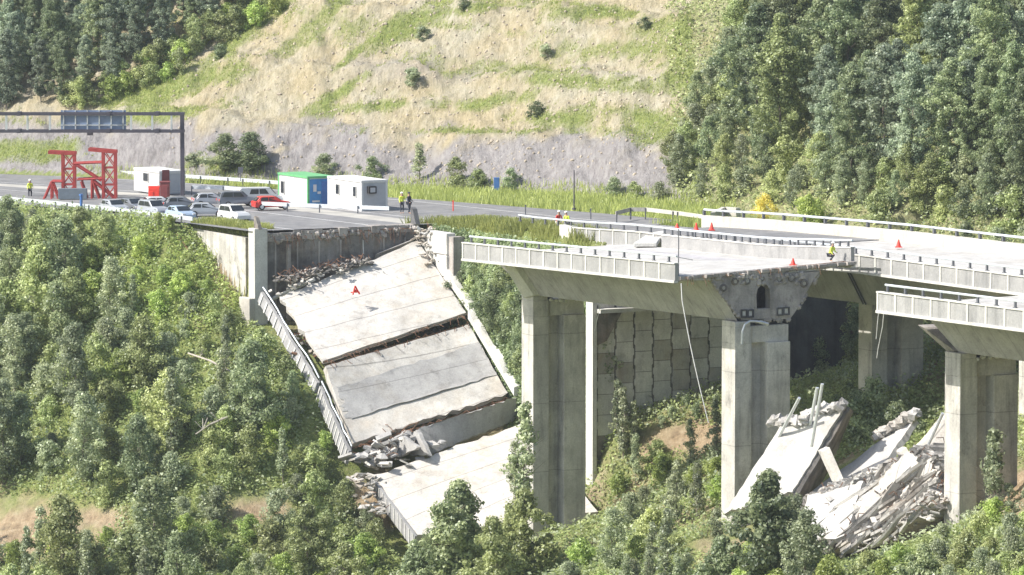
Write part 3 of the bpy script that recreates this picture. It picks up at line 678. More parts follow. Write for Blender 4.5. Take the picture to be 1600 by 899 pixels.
# stepped drain and pipe beside the wing wall
b = MB()
for k in range(24):
    u = k/23; p0 = W(-12+11*u, -1.15, -1.2-6.0*u); ang = .56
    b.rbox(-12+11*u-.16, -12+11*u+.16, -1.35, -.75, -1.25-6.0*u, -.9-6.0*u)
tag(b.build('stepped_drain', M['rubble']), 'stepped concrete drain running down beside the pale wing wall', 'drain')
b = MB(); b.tube([W(-12+11*u, -1.5, -.75-6.0*u+.1*math.sin(9*u)) for u in np.linspace(0, 1, 12)], .07)
tag(b.build('fallen_handrail', M['rust']), 'rusty fallen handrail lying down the slope by the wing wall', 'handrail')
# retaining wall in the median
rw = thing('retaining_wall', 'short grey block retaining wall under the grassy median edge, right of the broken abutment', 'wall', W(3, 15, -6))
for i, (sa, sb) in enumerate(((1.9, 5.6),)):
    for j in range(4):
        b = MB(); b.rbox(sa, sb, 13.9, 14.7, -1.75*(j+1)-.1, -1.75*j-.16); b.build('wall_block', M['panelwall'], rw, bevel=.04)
b = MB(); b.rbox(5.5, 6.4, 14.1, 19, -7, -.4); b.build('return_wall', M['endface'], rw)  # shadowed side, shade put into a darker concrete than the blocks
# panelled abutment wall of the far viaduct
pw = thing('panel_wall', 'grey retaining wall of interlocking concrete panels seen under the standing deck segment', 'wall', W(29, 20, -13))
b = MB(); b.rbox(28.0, 28.95, 14.35, 30.8, -19.5, .45); b.build('backing', M['abut'], pw)
b = MB(); b.rbox(28.3, 29.35, 13.95, 14.3, -20, -3.5); b.build('edge_column', M['rib'], pw)
b = MB(); b.rbox(28.95, 29.9, 14.3, 18.8, -4.45, -4.15); b.build('ledge', M['rib'], pw)
b = MB(); b.sect([[W(28.96, 14.4, -4.5), W(28.96, 16.5, -4.5), W(28.96, 15.2, -6.6), W(28.96, 14.4, -6.9)], [W(29.25, 14.4, -4.5), W(29.25, 16.5, -4.5), W(29.25, 15.2, -6.6), W(29.25, 14.4, -6.9)]]); b.build('shade_gusset', M['abut'], pw)  # dark triangle below the ledge, shading put into shape and colour
pwid, phei = 1.62, 1.55
b = MB()
for i in range(10):
    for j in range(9):
        t0 = 14.45+i*pwid; z0 = .2-(j+1)*phei-(i % 2)*phei/2; g = .022; nt = .10; dd = random.uniform(.0, .03)
        if z0 < -14: continue
        x0, x1, y0, y1 = t0+g, t0+pwid-g, z0+g, z0+phei-g; ym = (y0+y1)/2
        o1 = [(x0+nt, y0), (x1-nt, y0), (x1-nt+.0, ym-.3), (x1, ym-.2), (x1, ym+.2), (x1-nt, ym+.3), (x1-nt, y1), (x0+nt, y1), (x0+nt, ym+.3), (x0, ym+.2), (x0, ym-.2), (x0+nt, ym-.3)]
        b.sect([[W(28.96, *p) for p in o1], [W(29.03+dd, *p) for p in o1]], random.choice([0, 0, 0, 1]))
        b.box
b.build('wall_panels', [M['panelwall'], M['conc']], pw)
dw = thing('retaining_wall', 'very dark wall between the middle pier and the rear pier', 'wall', W(28.5, 35, -13))
b = MB(); b.rbox(28.05, 29.2, 30.85, 41.5, -14, .5); b.build('wall_face', M['darkwall'], dw)  # wall face in very dark concrete

# ------------------------------------------------------------------ fallen deck slabs
def slab(parent, name, c4, thick, mat, nu=22, nv=14, jag=(.0, .0, .0, .0), rough=.05, warp=0.0, seed=1):
    """c4 = top corners TL,TR,BR,BL; jag per edge top,right,bottom,left in metres; closed solid"""
    P = [np.array(p, float) for p in c4]; n = np.cross(P[1]-P[0], P[3]-P[0]); n /= np.linalg.norm(n)
    if n[2] < 0: n = -n
    eu = (P[1]-P[0])/np.linalg.norm(P[1]-P[0]); ev = (P[3]-P[0])/np.linalg.norm(P[3]-P[0])
    rr = random.Random(seed); jt = [rr.uniform(-1, 1) for _ in range(200)]
    b = MB(); top = []; bot = []
    for j in range(nv+1):
        for i in range(nu+1):
            u, v = i/nu, j/nv
            p = (P[0]*(1-u)+P[1]*u)*(1-v)+(P[3]*(1-u)+P[2]*u)*v
            if j == 0: p = p+ev*abs(jt[i])*jag[0]
            if j == nv: p = p-ev*abs(jt[i+40])*jag[2]
            if i == nu: p = p-eu*abs(jt[j+80])*jag[1]
            if i == 0: p = p+eu*abs(jt[j+120])*jag[3]
            d = mnoise.noise(Vector(p)*.5)*rough+warp*math.sin(u*math.pi)*math.sin(v*math.pi)
            top.append(p+n*d); bot.append(p-n*(thick*(1+.15*jt[(i*3+j) % 200])))
    k = nu+1; vs = top+bot; o = len(top); fs = []
    for j in range(nv):
        for i in range(nu):
            a = j*k+i; fs.append((a, a+1, a+k+1, a+k)); fs.append((o+a, o+a+k, o+a+k+1, o+a+1))
    for i in range(nu): fs.append((i, o+i, o+i+1, i+1)); a = nv*k+i; fs.append((a, a+1, o+a+1, o+a))
    for j in range(nv): a = j*k; fs.append((a, a+k, o+a+k, o+a)); a = j*k+nu; fs.append((a, o+a, o+a+k, a+k))
    b.add(vs, fs)
    if parent is not None: return b.build(name, mat, parent)
    return b.build(name, mat)
def strip_rail(parent, name, p0, p1, w_, h, mat, out, seed=3, n=9, br=.06):
    rr = random.Random(seed); b = MB(); rings = []
    p0 = np.array(p0); p1 = np.array(p1); out = np.array(out, float)
    for i in range(n+1):
        p = p0+(p1-p0)*i/n; hh = h*(1-br*rr.random()*3); rings.append([p, p+out*w_, p+out*w_+np.array([0, 0, hh]), p+np.array([0, 0, hh*(1-br)])])
    b.sect(rings); return b.build(name, mat, parent)
s1 = thing('fallen_deck_slab', 'uppermost fallen deck slab sloping down from the broken abutment, red marker on it', 'bridge slab', onT(600, 470, 7))
c1 = [onT(432, 462, .9), onT(652, 374, 13.7), onT(729, 489, 13.9), onT(500, 566, .2)]
slab(s1, 'deck_surface', c1, .32, M['slab'], jag=(.5, .05, .12, .35), seed=4)
strip_rail(s1, 'kerb', onT(655, 377, 13.8), onT(733, 489, 13.9), .45, .85, M['rib'], TV)
b = MB(); P = [onT(583, 411, 10.2), onT(636, 391, 13.2), onT(648, 374, 13.4), onT(587, 398, 10.2)]; b.hexa(P, [p+np.array([.25, .5, .12]) for p in P]); b.build('lifted_panel', M['slab2'], s1)
s2 = thing('fallen_deck_slab', 'second fallen deck slab, pale grey, below the dark gap', 'bridge slab', onT(650, 600, 7))
c2 = [onT(507, 572, .3), onT(733, 506, 13.6), onT(796, 618, 13.7), onT(551, 696, .3)]
slab(s2, 'deck_surface', c2, .6, M['slab'], jag=(.1, .1, .3, .1), seed=11, warp=-.12)
strip_rail(s2, 'kerb', onT(731, 498, 13.6), onT(803, 619, 13.8), .5, .95, M['rib'], TV, br=.2)
b_ = [c2[0]*.72+c2[3]*.28, c2[1]*.76+c2[2]*.24, c2[1]*.28+c2[2]*.72, c2[0]*.30+c2[3]*.70]
nrm = np.cross(c2[1]-c2[0], c2[3]-c2[0]); nrm /= np.linalg.norm(nrm); nrm = nrm if nrm[2] > 0 else -nrm
slab(s2, 'worn_asphalt', [p+nrm*.03-TV*0 for p in b_], .02, M['slab2'], jag=(.3, .2, .15, .8), seed=12, warp=-.1, rough=.05)
s3 = thing('fallen_deck_slab', 'narrow shade-grey tilted slab piece wedged between the second and the lowest fallen slab', 'bridge slab', onT(740, 660, 7))
slab(s3, 'deck_surface', [onT(648, 672, 5.2)+np.array([0, -.3, .2]), onT(806, 618, 13.7)+np.array([0, -.3, 0]), onT(810, 662, 14.1)+np.array([0, .3, .3]), onT(668, 713, 5.6)], .45, M['slab2'], jag=(.3, .1, .1, .3), seed=14)  # face turned from the sun, shade put into its darker grey
s4 = thing('fallen_deck_slab', 'lowest fallen deck slab, brightly sunlit, reaching behind the foot of the tall pier', 'bridge slab', onT(720, 760, 7))
c4 = [onT(583, 742, .2), onT(818, 658, 13.6), onT(936, 800, 12.0), onT(648, 838, .0)]
slab(s4, 'deck_surface', c4, .6, M['slab'], jag=(.35, .1, .2, .1), seed=17)
b = MB(); P = [onT(578, 743, 0), onT(648, 838, -.2)]; D0 = np.array([0, 0, -1.0])
nseg = 12
rings = []
for i in range(nseg+1):
    p = P[0]+(P[1]-P[0])*i/nseg; rings.append([p+TV*.22, p, p+D0*1.15, p+D0*1.15+TV*.22])
b.sect(rings, 0)
for i in range(nseg): p = P[0]+(P[1]-P[0])*(i+.5)/nseg; b.hexa([p-TV*.06, p-TV*.06+(P[1]-P[0])/nseg*.15, p-TV*.06+(P[1]-P[0])/nseg*.15+D0*1.1, p-TV*.06+D0*1.1], [p-TV*.002, p+(P[1]-P[0])/nseg*.15-TV*.002, p+(P[1]-P[0])/nseg*.15+D0*1.1-TV*.002, p+D0*1.1-TV*.002], 1)
b.build('parapet', [M['fascia'], M['rib']], s4)
# long fallen near-side parapet strips
def fallenparapet(lab, a, c, h, seed):
    th = thing('fallen_parapet', lab, 'parapet', a)
    a = np.array(a); c = np.array(c); b = MB(); n = 12; rr = random.Random(seed); rings = []
    nrm_ = TV*.75+np.array([0, 0, .66]); al = (c-a)/n
    for i in range(n+1):
        p = a+(c-a)*i/n+TV*rr.uniform(-.06, .06); rings.append([p, p-TV*.25, p-TV*.55+np.array([0, 0, -h]), p-TV*.3+np.array([0, 0, -h*1.05])])
    b.sect(rings, 0)
    for i in range(n): p = a+(c-a)*(i+.4)/n; b.hexa([p-TV*.26, p-TV*.26+al*.18, p-TV*.57+al*.18+np.array([0, 0, -h]), p-TV*.57+np.array([0, 0, -h])], [p-TV*.31, p-TV*.31+al*.18, p-TV*.62+al*.18+np.array([0, 0, -h]), p-TV*.62+np.array([0, 0, -h])], 1)
    b.build('panel', [M['fascia'], M['rib']], th)
    b = MB(); b.tube([a+(c-a)*k/8+np.array([0, 0, .35])+TV*rr.uniform(-.1, .1) for k in range(9)], .06)
    for k in range(9): p = a+(c-a)*k/8; b.bar(p, p+np.array([0, 0, .35]), .05, 1)
    b.build('handrail', [M['rail'], M['post']], th)
fallenparapet('fallen ribbed parapet running down the left edge of the uppermost slab', onT(412, 456, .2), onT(500, 598, -.1), .75, 5)
fallenparapet('fallen ribbed parapet running down the left edge of the second slab', onT(503, 603, -.1), onT(549, 705, -.2), .95, 6)
# rubble pieces helper
def rubble(name, lab, pts, n, sz, seed, mats=('rubble', 'rust', 'slab'), lift=.3, bars=20):
    rr = random.Random(seed); b = MB()
    for k in range(n):
        p = pts[rr.randrange(len(pts))]+np.array([rr.gauss(0, sz*1.5), rr.gauss(0, sz*1.3), rr.uniform(-.1, lift)])
        if rr.random() < .3: chunk(p, sz*rr.uniform(.25, .7), rr, b, 0 if rr.random() < .7 else 2, (1.4, 1, .6))
        else: piece(p, (sz*rr.uniform(.6, 2.2), sz*rr.uniform(.4, 1.2), sz*rr.uniform(.15, .4)), rr, b, 0 if rr.random() < .7 else 2)
    for k in range(bars):
        p = pts[rr.randrange(len(pts))]+np.array([rr.gauss(0, sz), rr.gauss(0, sz), lift]); q = p+np.array([rr.uniform(-1, 1), rr.uniform(-1, 1), rr.uniform(-.2, .8)])*sz*2; b.tube([p, (p+q)/2+np.array([rr.uniform(-.2, .2), 0, rr.uniform(-.1, .3)]), q], .03, 1, 4)
    return stuff(b.build(name, [M[k] for k in mats]), lab, 'rubble')
rubble('rubble', 'pile of brown broken blocks on the left edge of the uppermost fallen slab', [onT(x, y, tt) for x, y, tt in [(482, 535, 2.0), (490, 545, 2.3), (495, 555, 1.5), (478, 527, 1.5), (502, 541, 2.6)]], 60, .38, 21, ('rubble', 'rust', 'rust'), bars=8)
rubble('rubble', 'line of broken kerb debris along the top edge of the uppermost fallen slab', [onT(x, y, tt) for x, y, tt in [(440, 458, 1.4), (455, 450, 2.2), (470, 442, 3), (485, 437, 4), (505, 430, 5), (530, 424, 6.3), (560, 412, 8)]], 55, .28, 22, bars=10)
rubble('rubble', 'crumpled broken concrete between the second and the lowest fallen slab', [onT(x, y, tt) for x, y, tt in [(585, 715, 1.5), (600, 705, 2.5), (612, 700, 3.5), (628, 690, 4.2), (640, 705, 4.8), (600, 725, 2.0), (650, 695, 5.0), (620, 722, 3.2), (580, 728, .8)]], 120, .62, 23, ('slab2', 'rust', 'slab'), lift=.7, bars=24)
rubble('rubble', 'brown earth and broken lumps left of the lowest fallen slab', [onT(x, y, -.8) for x, y in [(572, 760), (578, 775), (585, 790), (590, 800), (566, 748)]], 60, .4, 24, bars=6)
rubble('rubble', 'stony soil spilling over the top of the grey block wall', [onT(x, y, 13.8) for x, y in [(660, 372), (668, 385), (674, 398), (664, 362), (680, 412)]], 70, .3, 25, bars=3)
def fringe(parent, a, c, n, L_, seed):
    rr = random.Random(seed); a = np.array(a); c = np.array(c); b = MB(); b.tube([a, c], .03, n=4)
    for k in range(n):
        p = a+(c-a)*rr.random(); q = p+DV*rr.uniform(.2, L_)+TV*rr.uniform(-.3, .3)+np.array([0, 0, rr.uniform(-.3, .35)]); b.tube([p, (p+q)/2+np.array([0, 0, rr.uniform(-.1, .2)]), q+np.array([0, 0, -.1])], .022, n=4)
    b.build('torn_rebar', M['rust'], parent)
fringe(s1, c1[3]-np.array([0, 0, .15]), c1[2]-np.array([0, 0, .15]), 40, .7, 3); fringe(s2, c2[3]-np.array([0, 0, .25]), c2[2]-np.array([0, 0, .25]), 50, 1.0, 4); fringe(s2, c2[0], c2[1], 24, .6, 5)
rubble('rubble', 'dark broken blocks and bars heaped at the foot of the dark abutment wall', [W(CA.uniform(.4, 2.2), t, -3.9+.16*t) for t in np.linspace(1.2, 9, 30)], 130, .34, 26, ('abut', 'rust', 'endface'), bars=50)
# large wedges of torn slab in that band
rr = random.Random(9)
for k, (P4, lab) in enumerate([([(592, 712), (628, 678), (655, 700), (610, 722)], 'upended grey slab shard, left one of two below the second slab'), ([(636, 680), (652, 670), (672, 712), (640, 716)], 'upended grey slab shard, right one of two below the second slab')]):
    o = slab(None, 'slab_shard', [onT(x, y, 3.5+k) for x, y in P4], .3, M['slab2'], nu=6, nv=5, jag=(.3, .3, .3, .3), seed=40+k); tag(o, lab, 'broken slab')
b = MB(); b.bar(onT(458, 443, 4), onT(500, 424, 5.5), .1); b.box((0, 0, 0), (.01, .01, .01), 0, Matrix.Translation(Vector(onT(458, 443, 4)))); tag(b.build('fallen_beam', M['conc']), 'thin fallen beam leaning across the dark foot of the abutment wall', 'beam')
b = MB(); b.bar(onT(420, 470, 1.2), onT(492, 436, 4.2), .16); tag(b.build('fallen_beam', M['rib']), 'longer fallen kerb beam lying at the abutment foot above the uppermost slab', 'beam')

# ------------------------------------------------------------------ collapsed span between middle and right piers
D = lambda x, y, t: onT(x, y, t)
CH = random.Random(88)
def deckpiece(lab, c4, thick, mat, seed, extra=None):
    th = thing('collapsed_deck_piece', lab, 'broken deck', c4[3]); slab(th, 'deck_surface', c4, thick, mat, nu=12, nv=18, jag=(.35, .1, .4, .1), seed=seed, rough=.12)
    if extra: extra(th)
    return th
def ex1(th):
    b = MB(); P = [D(1278, 704, 3.8), D(1290, 698, 4.2), D(1312, 748, 4.6), D(1300, 752, 4.3)]; b.hexa(P, [p+DV*.5 for p in P]); b.build('web_leg', M['slab'], th)
    b = MB()
    for k in range(5):
        P = D(1210+k*12, 657+(k % 2)*4, 3.5+k*.2); chunk(P, .5, CH, b, 0, (1.1, 1, .7)); piece(P, (1.1, .6, .3), CH, b)
    for k in range(6):
        P = D(1264+k*10, 646-k*2.5, 4.7+k*.2); chunk(P, .45, CH, b, 0, (1.1, 1, .7)); piece(P, (1.0, .6, .35), CH, b)
    b.build('crushed_head', M['rubble2'], th)
    slab(th, 'shade_dark_web', [D(1322, 634, 6.1), D(1328, 640, 8.0), D(1262, 790, 5), D(1238, 776, 2.3)], .3, M['abut'], nu=5, nv=8, seed=78)  # flank under the piece, shade put into its dark concrete
deckpiece('tilted white deck piece leaning at the foot of the middle pier', [D(1222, 662, 3.6), D(1322, 632, 6.0), D(1236, 772, 2.2), D(1128, 806, -.6)], .45, M['deck'], 61, ex1)
def ex2(th):
    b = MB()
    for k in range(7):
        P = D(1374+k*9, 680-k*5.5, 9+k*.25); chunk(P, .42, CH, b, 0, (1.2, 1, .8)); piece(P, (1.0, .5, .4), CH, b)
    b.build('crushed_head', M['rubble2'], th)
    b = MB(); P = [D(1398, 705, 8.9), D(1410, 698, 9.2), D(1424, 726, 9.4), D(1416, 730, 9.2)]; b.hexa(P, [p+DV*.5 for p in P]); b.build('web_leg', M['slab'], th)
deckpiece('narrow tilted deck piece in the middle of the collapsed gap, crushed upper end', [D(1372, 690, 9), D(1434, 650, 10.8), D(1384, 722, 8.0), D(1240, 790, 2.9)], .4, M['deck'], 62, ex2)
deckpiece('pale deck piece fallen against the nearest right pier', [D(1436, 690, 9), D(1486, 636, 11.2), D(1470, 716, 9.6), D(1330, 800, 3.6)], .4, M['slab'], 63)
deckpiece('low shattered white deck piece spilling down toward the trees below the gap', [D(1262, 774, 1.6), D(1352, 748, 3.6), D(1318, 842, .4), D(1240, 850, -1.2)], .4, M['deck'], 64)
# torn strips, crushed core and loose rubble
b = MB(); rr = random.Random(31)
def mound(u, v):
    x = 1258+u*214; y = (792-u*92)+(88+10*math.sin(u*3.1)+14*u)*v; return x, y, 3.0+4.2*u-3.0*v
def mp(u, v, lift=0):
    x, y, t = mound(u, v); return D(x, y, t-lift)
nu_, nv_ = 90, 46; vs = []
for j in range(nv_+1):
    for i in range(nu_+1):
        u, v = i/nu_, j/nv_; p = mp(u, v)
        r1 = 1-abs(mnoise.noise(Vector((u*9+v*7, v*2.2-u*1.6, 3)))*2); r2_ = mnoise.noise(Vector((u*26+v*20, v*7, 9))); r3_ = mnoise.noise(Vector((u*60, v*34, 5)))
        r4_ = mnoise.noise(Vector((u*100, v*60, 2))); vs.append(p-TV*(r1*.9+r2_*.6+r3_*.3+r4_*.15)+np.array([0, 0, r1*.5+r2_*.4+r3_*.2]))
k_ = nu_+1; n0 = len(vs); vs2 = [p+TV*2.0-np.array([0, 0, .2]) for p in vs]
fs = [(j*k_+i, j*k_+i+1, (j+1)*k_+i+1, (j+1)*k_+i) for j in range(nv_) for i in range(nu_)]
fs += [tuple(n0+a for a in f[::-1]) for f in fs]
for i in range(nu_): fs.append((i, n0+i, n0+i+1, i+1)); a = nv_*k_+i; fs.append((a, a+1, n0+a+1, n0+a))
for j in range(nv_): a = j*k_; fs.append((a, a+k_, n0+a+k_, n0+a)); a = j*k_+nu_; fs.append((a, n0+a, n0+a+k_, a+k_))
core = MB().add(vs+vs2, fs); stuff(core.build('rubble', M['rubble2']), 'dusty crushed concrete core of the mound below the collapsed gap', 'rubble')
for k in range(120):
    u0 = rr.random()*.85+.15; v0 = rr.random()**1.2*.9-.12; L_ = rr.uniform(.08, .5); lf = rr.uniform(.5, 1.5); p0 = mp(u0, v0, lf); pts = [p0]
    for j in range(1, 5):
        u1 = max(0, u0-L_*j/4); v1 = min(1.05, v0+L_*(.7+.5*rr.random())*j/4); pts.append(mp(u1, v1, lf+rr.uniform(-.15, .15))+np.array([0, 0, .25*math.sin(j*.8)]))
    hh = rr.uniform(.05, .26); tw = rr.uniform(.05, .4)
    for a0, a1 in zip(pts[:-1], pts[1:]):
        wd_ = np.array([0, 0, hh]); th_ = TV*tw
        b.hexa([a0, a1, a1+th_, a0+th_], [a0+wd_, a1+wd_, a1+th_+wd_, a0+th_+wd_], rr.choice([0, 0, 0, 1, 1, 1]))
tag(b.build('torn_reinforcement', [M['rubble2'], M['slab'], M['rust']]), 'tangle of torn concrete strips and bars draped down from the right pier', 'debris')
for k, (x0, y0, x1, y1, w_, tt_, lab) in enumerate([(1352, 792, 1432, 712, 22, 3.2, 'long jagged slab leaning across the upper part of the mound'), (1300, 838, 1378, 770, 26, 1.4, 'broken slab on the lower left of the mound'), (1392, 808, 1462, 728, 20, 3.6, 'broken slab near the foot of the nearest pier'), (1336, 846, 1400, 800, 22, 1.6, 'small slab at the bottom of the mound'), (1284, 800, 1350, 752, 18, 2.4, 'broken slab behind the shattered white deck piece')]):
    o = slab(None, 'slab_shard', [D(x1-w_*.6, y1-w_*.5, tt_+1.4), D(x1+w_*.5, y1+w_*.3, tt_+1.5), D(x0+w_*.6, y0+w_*.5, tt_-.2), D(x0-w_*.5, y0-w_*.3, tt_-.6)], .35, M['rubble2'] if k % 2 else M['slab'], nu=9, nv=14, jag=(.6, .3, .6, .3), seed=90+k, rough=.2); tag(o, lab, 'broken slab')
pts = [mp(rr.random(), rr.random()**.7, rr.uniform(0, .8)) for _ in range(900)]
rubble('rubble', 'grey and brown rubble lying on the mound below the collapsed gap', pts, 380, .34, 71, mats=('rubble2', 'rust', 'slab'), bars=200, lift=.5)
pts = []
for x in range(1230, 1480, 9):
    for k in range(4):
        yb = 866-(x-1262)*.13-(x-1262)*.43*0; p = hit(x+rr.uniform(-5, 5), 872-(x-1262)*.30+k*9-12)
        if p is not None: pts.append(p)
rubble('rubble', 'loose concrete lumps spilled on the earth along the foot of the mound', pts, 260, .33, 73, mats=('rubble2', 'rust', 'slab'), bars=40, lift=.35)
# poles sticking up
for (a, c, t, lab) in [((1205, 706), (1249, 622), 3.2, 'leftmost thin pole leaning over the tilted white deck piece'), ((1266, 664), (1277, 606), 4.4, 'shorter upright pole standing on the tilted white deck piece'), ((1268, 698), (1285, 600), 3.6, 'tallest upright pole standing on the tilted white deck piece'), ((1436, 726), (1473, 646), 7.8, 'thin pole leaning beside the nearest right pier')]:
    b = MB(); b.bar(D(*a, t), D(*c, t), .11, n=8); tag(b.build('steel_pole', M['galv']), lab, 'pole')

# ------------------------------------------------------------------ guardrails
def guardrail(lab, pts, h=.75, step=4.0, mat='rail', concrete_base=False):
    """W-beam guardrail following world points"""
    th = thing('guardrail', lab, 'guardrail', pts[0]); b = MB(); pp = MB()
    pts = [np.array(p, float) for p in pts]
    for a, c in zip(pts[:-1], pts[1:]):
        d = (c-a); n = np.array([-d[1], d[0], 0]); n /= np.linalg.norm(n)+1e-9
        z = np.array([0, 0, 1.0])
        prof = [(0, h-.32), (.07, h-.24), (.0, h-.16), (.07, h-.08), (0, h), (-.03, h), (-.03, h-.32)]
        b.sect([[a+n*x+z*y for x, y in prof], [c+n*x+z*y for x, y in prof]])
        L_ = np.linalg.norm(d); k = 0
        while k < L_: p = a+d*k/L_-n*.09; pp = MB(); pp.hexa([p+np.array([-.05, -.05, -.2]), p+np.array([.05, -.05, -.2]), p+np.array([.05, .05, -.2]), p+np.array([-.05, .05, -.2])], [p+np.array([-.05, -.05, h-.05]), p+np.array([.05, -.05, h-.05]), p+np.array([.05, .05, h-.05]), p+np.array([-.05, .05, h-.05])]); pp.build('post', M['post'], th); k += step
    b.build('beam', M[mat], th); return th
rl = lambda s, t: R(s, t, float(zr(s))-.05)
guardrail('long guardrail at the brink of the near road above the left slope', [rl(s, -.9) for s in range(-130, -4, 6)])
guardrail('guardrail on the far verge behind the sign gantry', [rl(s, 30.3) for s in range(-130, -50, 6)])
guardrail('short guardrail in front of the two portable cabins', [onZ(x, y, -.2) for x, y in [(405, 329), (450, 331), (500, 333), (560, 335), (608, 337)]])
guardrail('guardrail in the median behind the parked cars', [onZ(x, y, -.5) for x, y in [(300, 303), (350, 304), (400, 309), (432, 316)]])
guardrail('curved pale guardrail where the rear viaduct begins', [onZ(x, y, .5) for x, y in [(962, 345), (985, 339), (1010, 339), (1060, 345), (1110, 352)]], mat='barrier')
b = MB(); P = [onZ(x, y, .6) for x, y in [(1110, 350), (1128, 341), (1150, 343)]]
for a, c in zip(P[:-1], P[1:]): b.hexa([a, c, c+TV*.5, a+TV*.5], [a+np.array([0, 0, .9]), c+np.array([0, 0, .9]), c+TV*.4+np.array([0, 0, .9]), a+TV*.4+np.array([0, 0, .9])])
tag(b.build('barrier_block', M['barrier']), 'pale concrete barrier end at the start of the rear viaduct outer edge', 'barrier')
b = MB(); P = [onZ(885, 378, .5), onZ(905, 380, .5)]; b.rbox(20.5, 22.4, 15.9, 16.5, -.2, 1.5); tag(b.build('barrier_block', M['rib'], bevel=.03), 'white end block of the rear viaduct parapet behind the weeds', 'barrier')
b = MB(); q = [onZ(x, y, 1.3) for x, y in [(990, 386), (1015, 370), (1040, 366), (1026, 386)]]
slab(None, 'x', q, .1, M['slab']) if False else None
b.hexa(q, [p+np.array([0, 0, .3]) for p in q]); tag(b.build('broken_barrier', M['rib'], bevel=.05), 'broken tilted barrier chunk at the far corner of the standing deck', 'barrier')

# ------------------------------------------------------------------ sign gantry
g0 = onZ(285, 306, -.55); gz0 = float(g0[2]); Yg = float(g0[1])
gn = thing('sign_gantry', 'overhead motorway sign gantry with truss beam seen from behind, at the upper left', 'sign gantry', g0)
gt = lambda x, y: onY(x, y, Yg)
col = MB(); a = gt(285, 306); c = gt(285, 176); col.box(((a[0]+c[0])/2, Yg, (a[2]+c[2])/2), (.36, .36, c[2]-a[2])); col.build('column', M['gantry'], gn, bevel=.02)
xr = c[0]+.18; xl = gt(-60, 190)[0]
for yy_, nm in ((178, 'top_chord'), (205, 'bottom_chord')):
    z = gt(100, yy_)[2]; b = MB()
    for dy in (-.5, .5): b.box(((xl+xr)/2, Yg+dy, z), (xr-xl, .15, .24))
    for x in (170, 246, 30): p = gt(x, yy_); b.box((p[0], Yg, z+.02), (.35, 1.3, .34))
    b.build(nm, M['gantry'], gn)
zt, zb = gt(0, 178)[2], gt(0, 205)[2]
for x in (-40, 10, 43, 78, 205, 238, 268):
    X_ = gt(x, 190)[0]; b = MB()
    for dy in (-.5, .5): b.box((X_, Yg+dy, (zt+zb)/2), (.1, .1, zt-zb-.24))
    b.box((X_, Yg, zb+.06), (.08, 1.0, .08)); b.build('truss_post', M['galv'], gn)
b = MB(); X0, X1 = gt(94, 190)[0], gt(196, 190)[0]; zt2, zb2 = gt(0, 173)[2], gt(0, 204)[2]
b.box(((X0+X1)/2, Yg+.66, (zt2+zb2)/2), (X1-X0, .08, zt2-zb2)); sb = b.build('sign_panel', M['signback'], gn)
b = MB()
for k in range(6): X_ = X0+.25+(X1-X0-.5)*k/5; b.box((X_, Yg+.57, (zt2+zb2)/2), (.1, .1, zt2-zb2))
for k in (.25, .75): b.box(((X0+X1)/2, Yg+.55, zb2+(zt2-zb2)*k), (X1-X0, .06, .08))
b.build('stiffener', M['galv'], gn)
b = MB(); p = gt(141, 209); b.box((p[0], Yg, p[2]), (.5, .4, .3)); b.build('camera_box', M['gantry'], gn)

# ------------------------------------------------------------------ red steel towers
Yr = float(onZ(130, 314, -.8)[1]); rt = lambda x, y: onY(x, y, Yr)
rd = thing('steel_gantry', 'red painted steel lifting frame of two braced towers standing on the near road', 'steel frame', rt(130, 316))
def tower(x0, x1, yt, yb, beam, dY):
    b = MB()
    for dy in (0, 1.3):
        for x in (x0, x1): p, q = rt(x, yb), rt(x, yt); b.box(((p[0]), Yr+dY+dy, (p[2]+q[2])/2), (.2, .2, q[2]-p[2]))
    b.build('tower_leg', M['red'], rd)
    b = MB(); n = 3
    for dy in (0, 1.3):
        for k in range(n):
            ya, yc = yt+(yb-yt)*k/n, yt+(yb-yt)*(k+1)/n
            for (u, v) in ((x0, x1), (x1, x0)): p, q = rt(u, ya), rt(v, yc); p[1] = q[1] = Yr+dY+dy; b.bar(p, q, .055, n=4)
            p, q = rt(x0, yc), rt(x1, yc); p[1] = q[1] = Yr+dY+dy; b.bar(p, q, .07, n=4)
    b.build('cross_brace', M['red'], rd)
    b = MB(); (bx0, by0), (bx1, by1) = beam
    for dy in (0, 1.3): p, q = rt(bx0, by0), rt(bx1, by1); h = np.array([0, 0, .14]); e = np.array([0, .12, 0]); p[1] = q[1] = Yr+dY+dy; b.hexa([p-h-e, q-h-e, q-h+e, p-h+e], [p+h-e, q+h-e, q+h+e, p+h+e])
    b.build('top_beam', M['red'], rd)
tower(97, 115, 241, 314, ((74, 239), (117, 241)), .6); tower(161, 180, 236, 316, ((138, 234), (182, 238)), 0)
b = MB()
for (p, q) in [((80, 284), (66, 316)), ((80, 284), (92, 314)), ((80, 286), (80, 312)), ((80, 284), (97, 284)), ((143, 280), (143, 315)), ((143, 280), (156, 315)), ((120, 281), (161, 279)), ((118, 258), (158, 283)), ((115, 256), (161, 254)), ((146, 284), (186, 316)), ((126, 284), (136, 314))]:
    for dy in (.1, 1.4):
        a, c = rt(*p), rt(*q); a[1] += dy; c[1] += dy; b.bar(a, c, .1, n=5)
b.build('bracing_strut', M['red'], rd)
b = MB(); p, q = rt(93, 293), rt(138, 310); b.box(((p[0]+q[0])/2, Yr-1.2, (p[2]+q[2])/2), (q[0]-p[0], .6, p[2]-q[2])); b.box(((p[0]+q[0])/2-.6, Yr-1.2, q[2]-.3), (.1, .1, .9)); b.box(((p[0]+q[0])/2+.6, Yr-1.2, q[2]-.3), (.1, .1, .9))
tag(b.build('equipment_box', plain('slate grey steel', (.13, .16, .19), .5), bevel=.03), 'slate grey equipment cabinet in front of the red steel frame', 'cabinet')

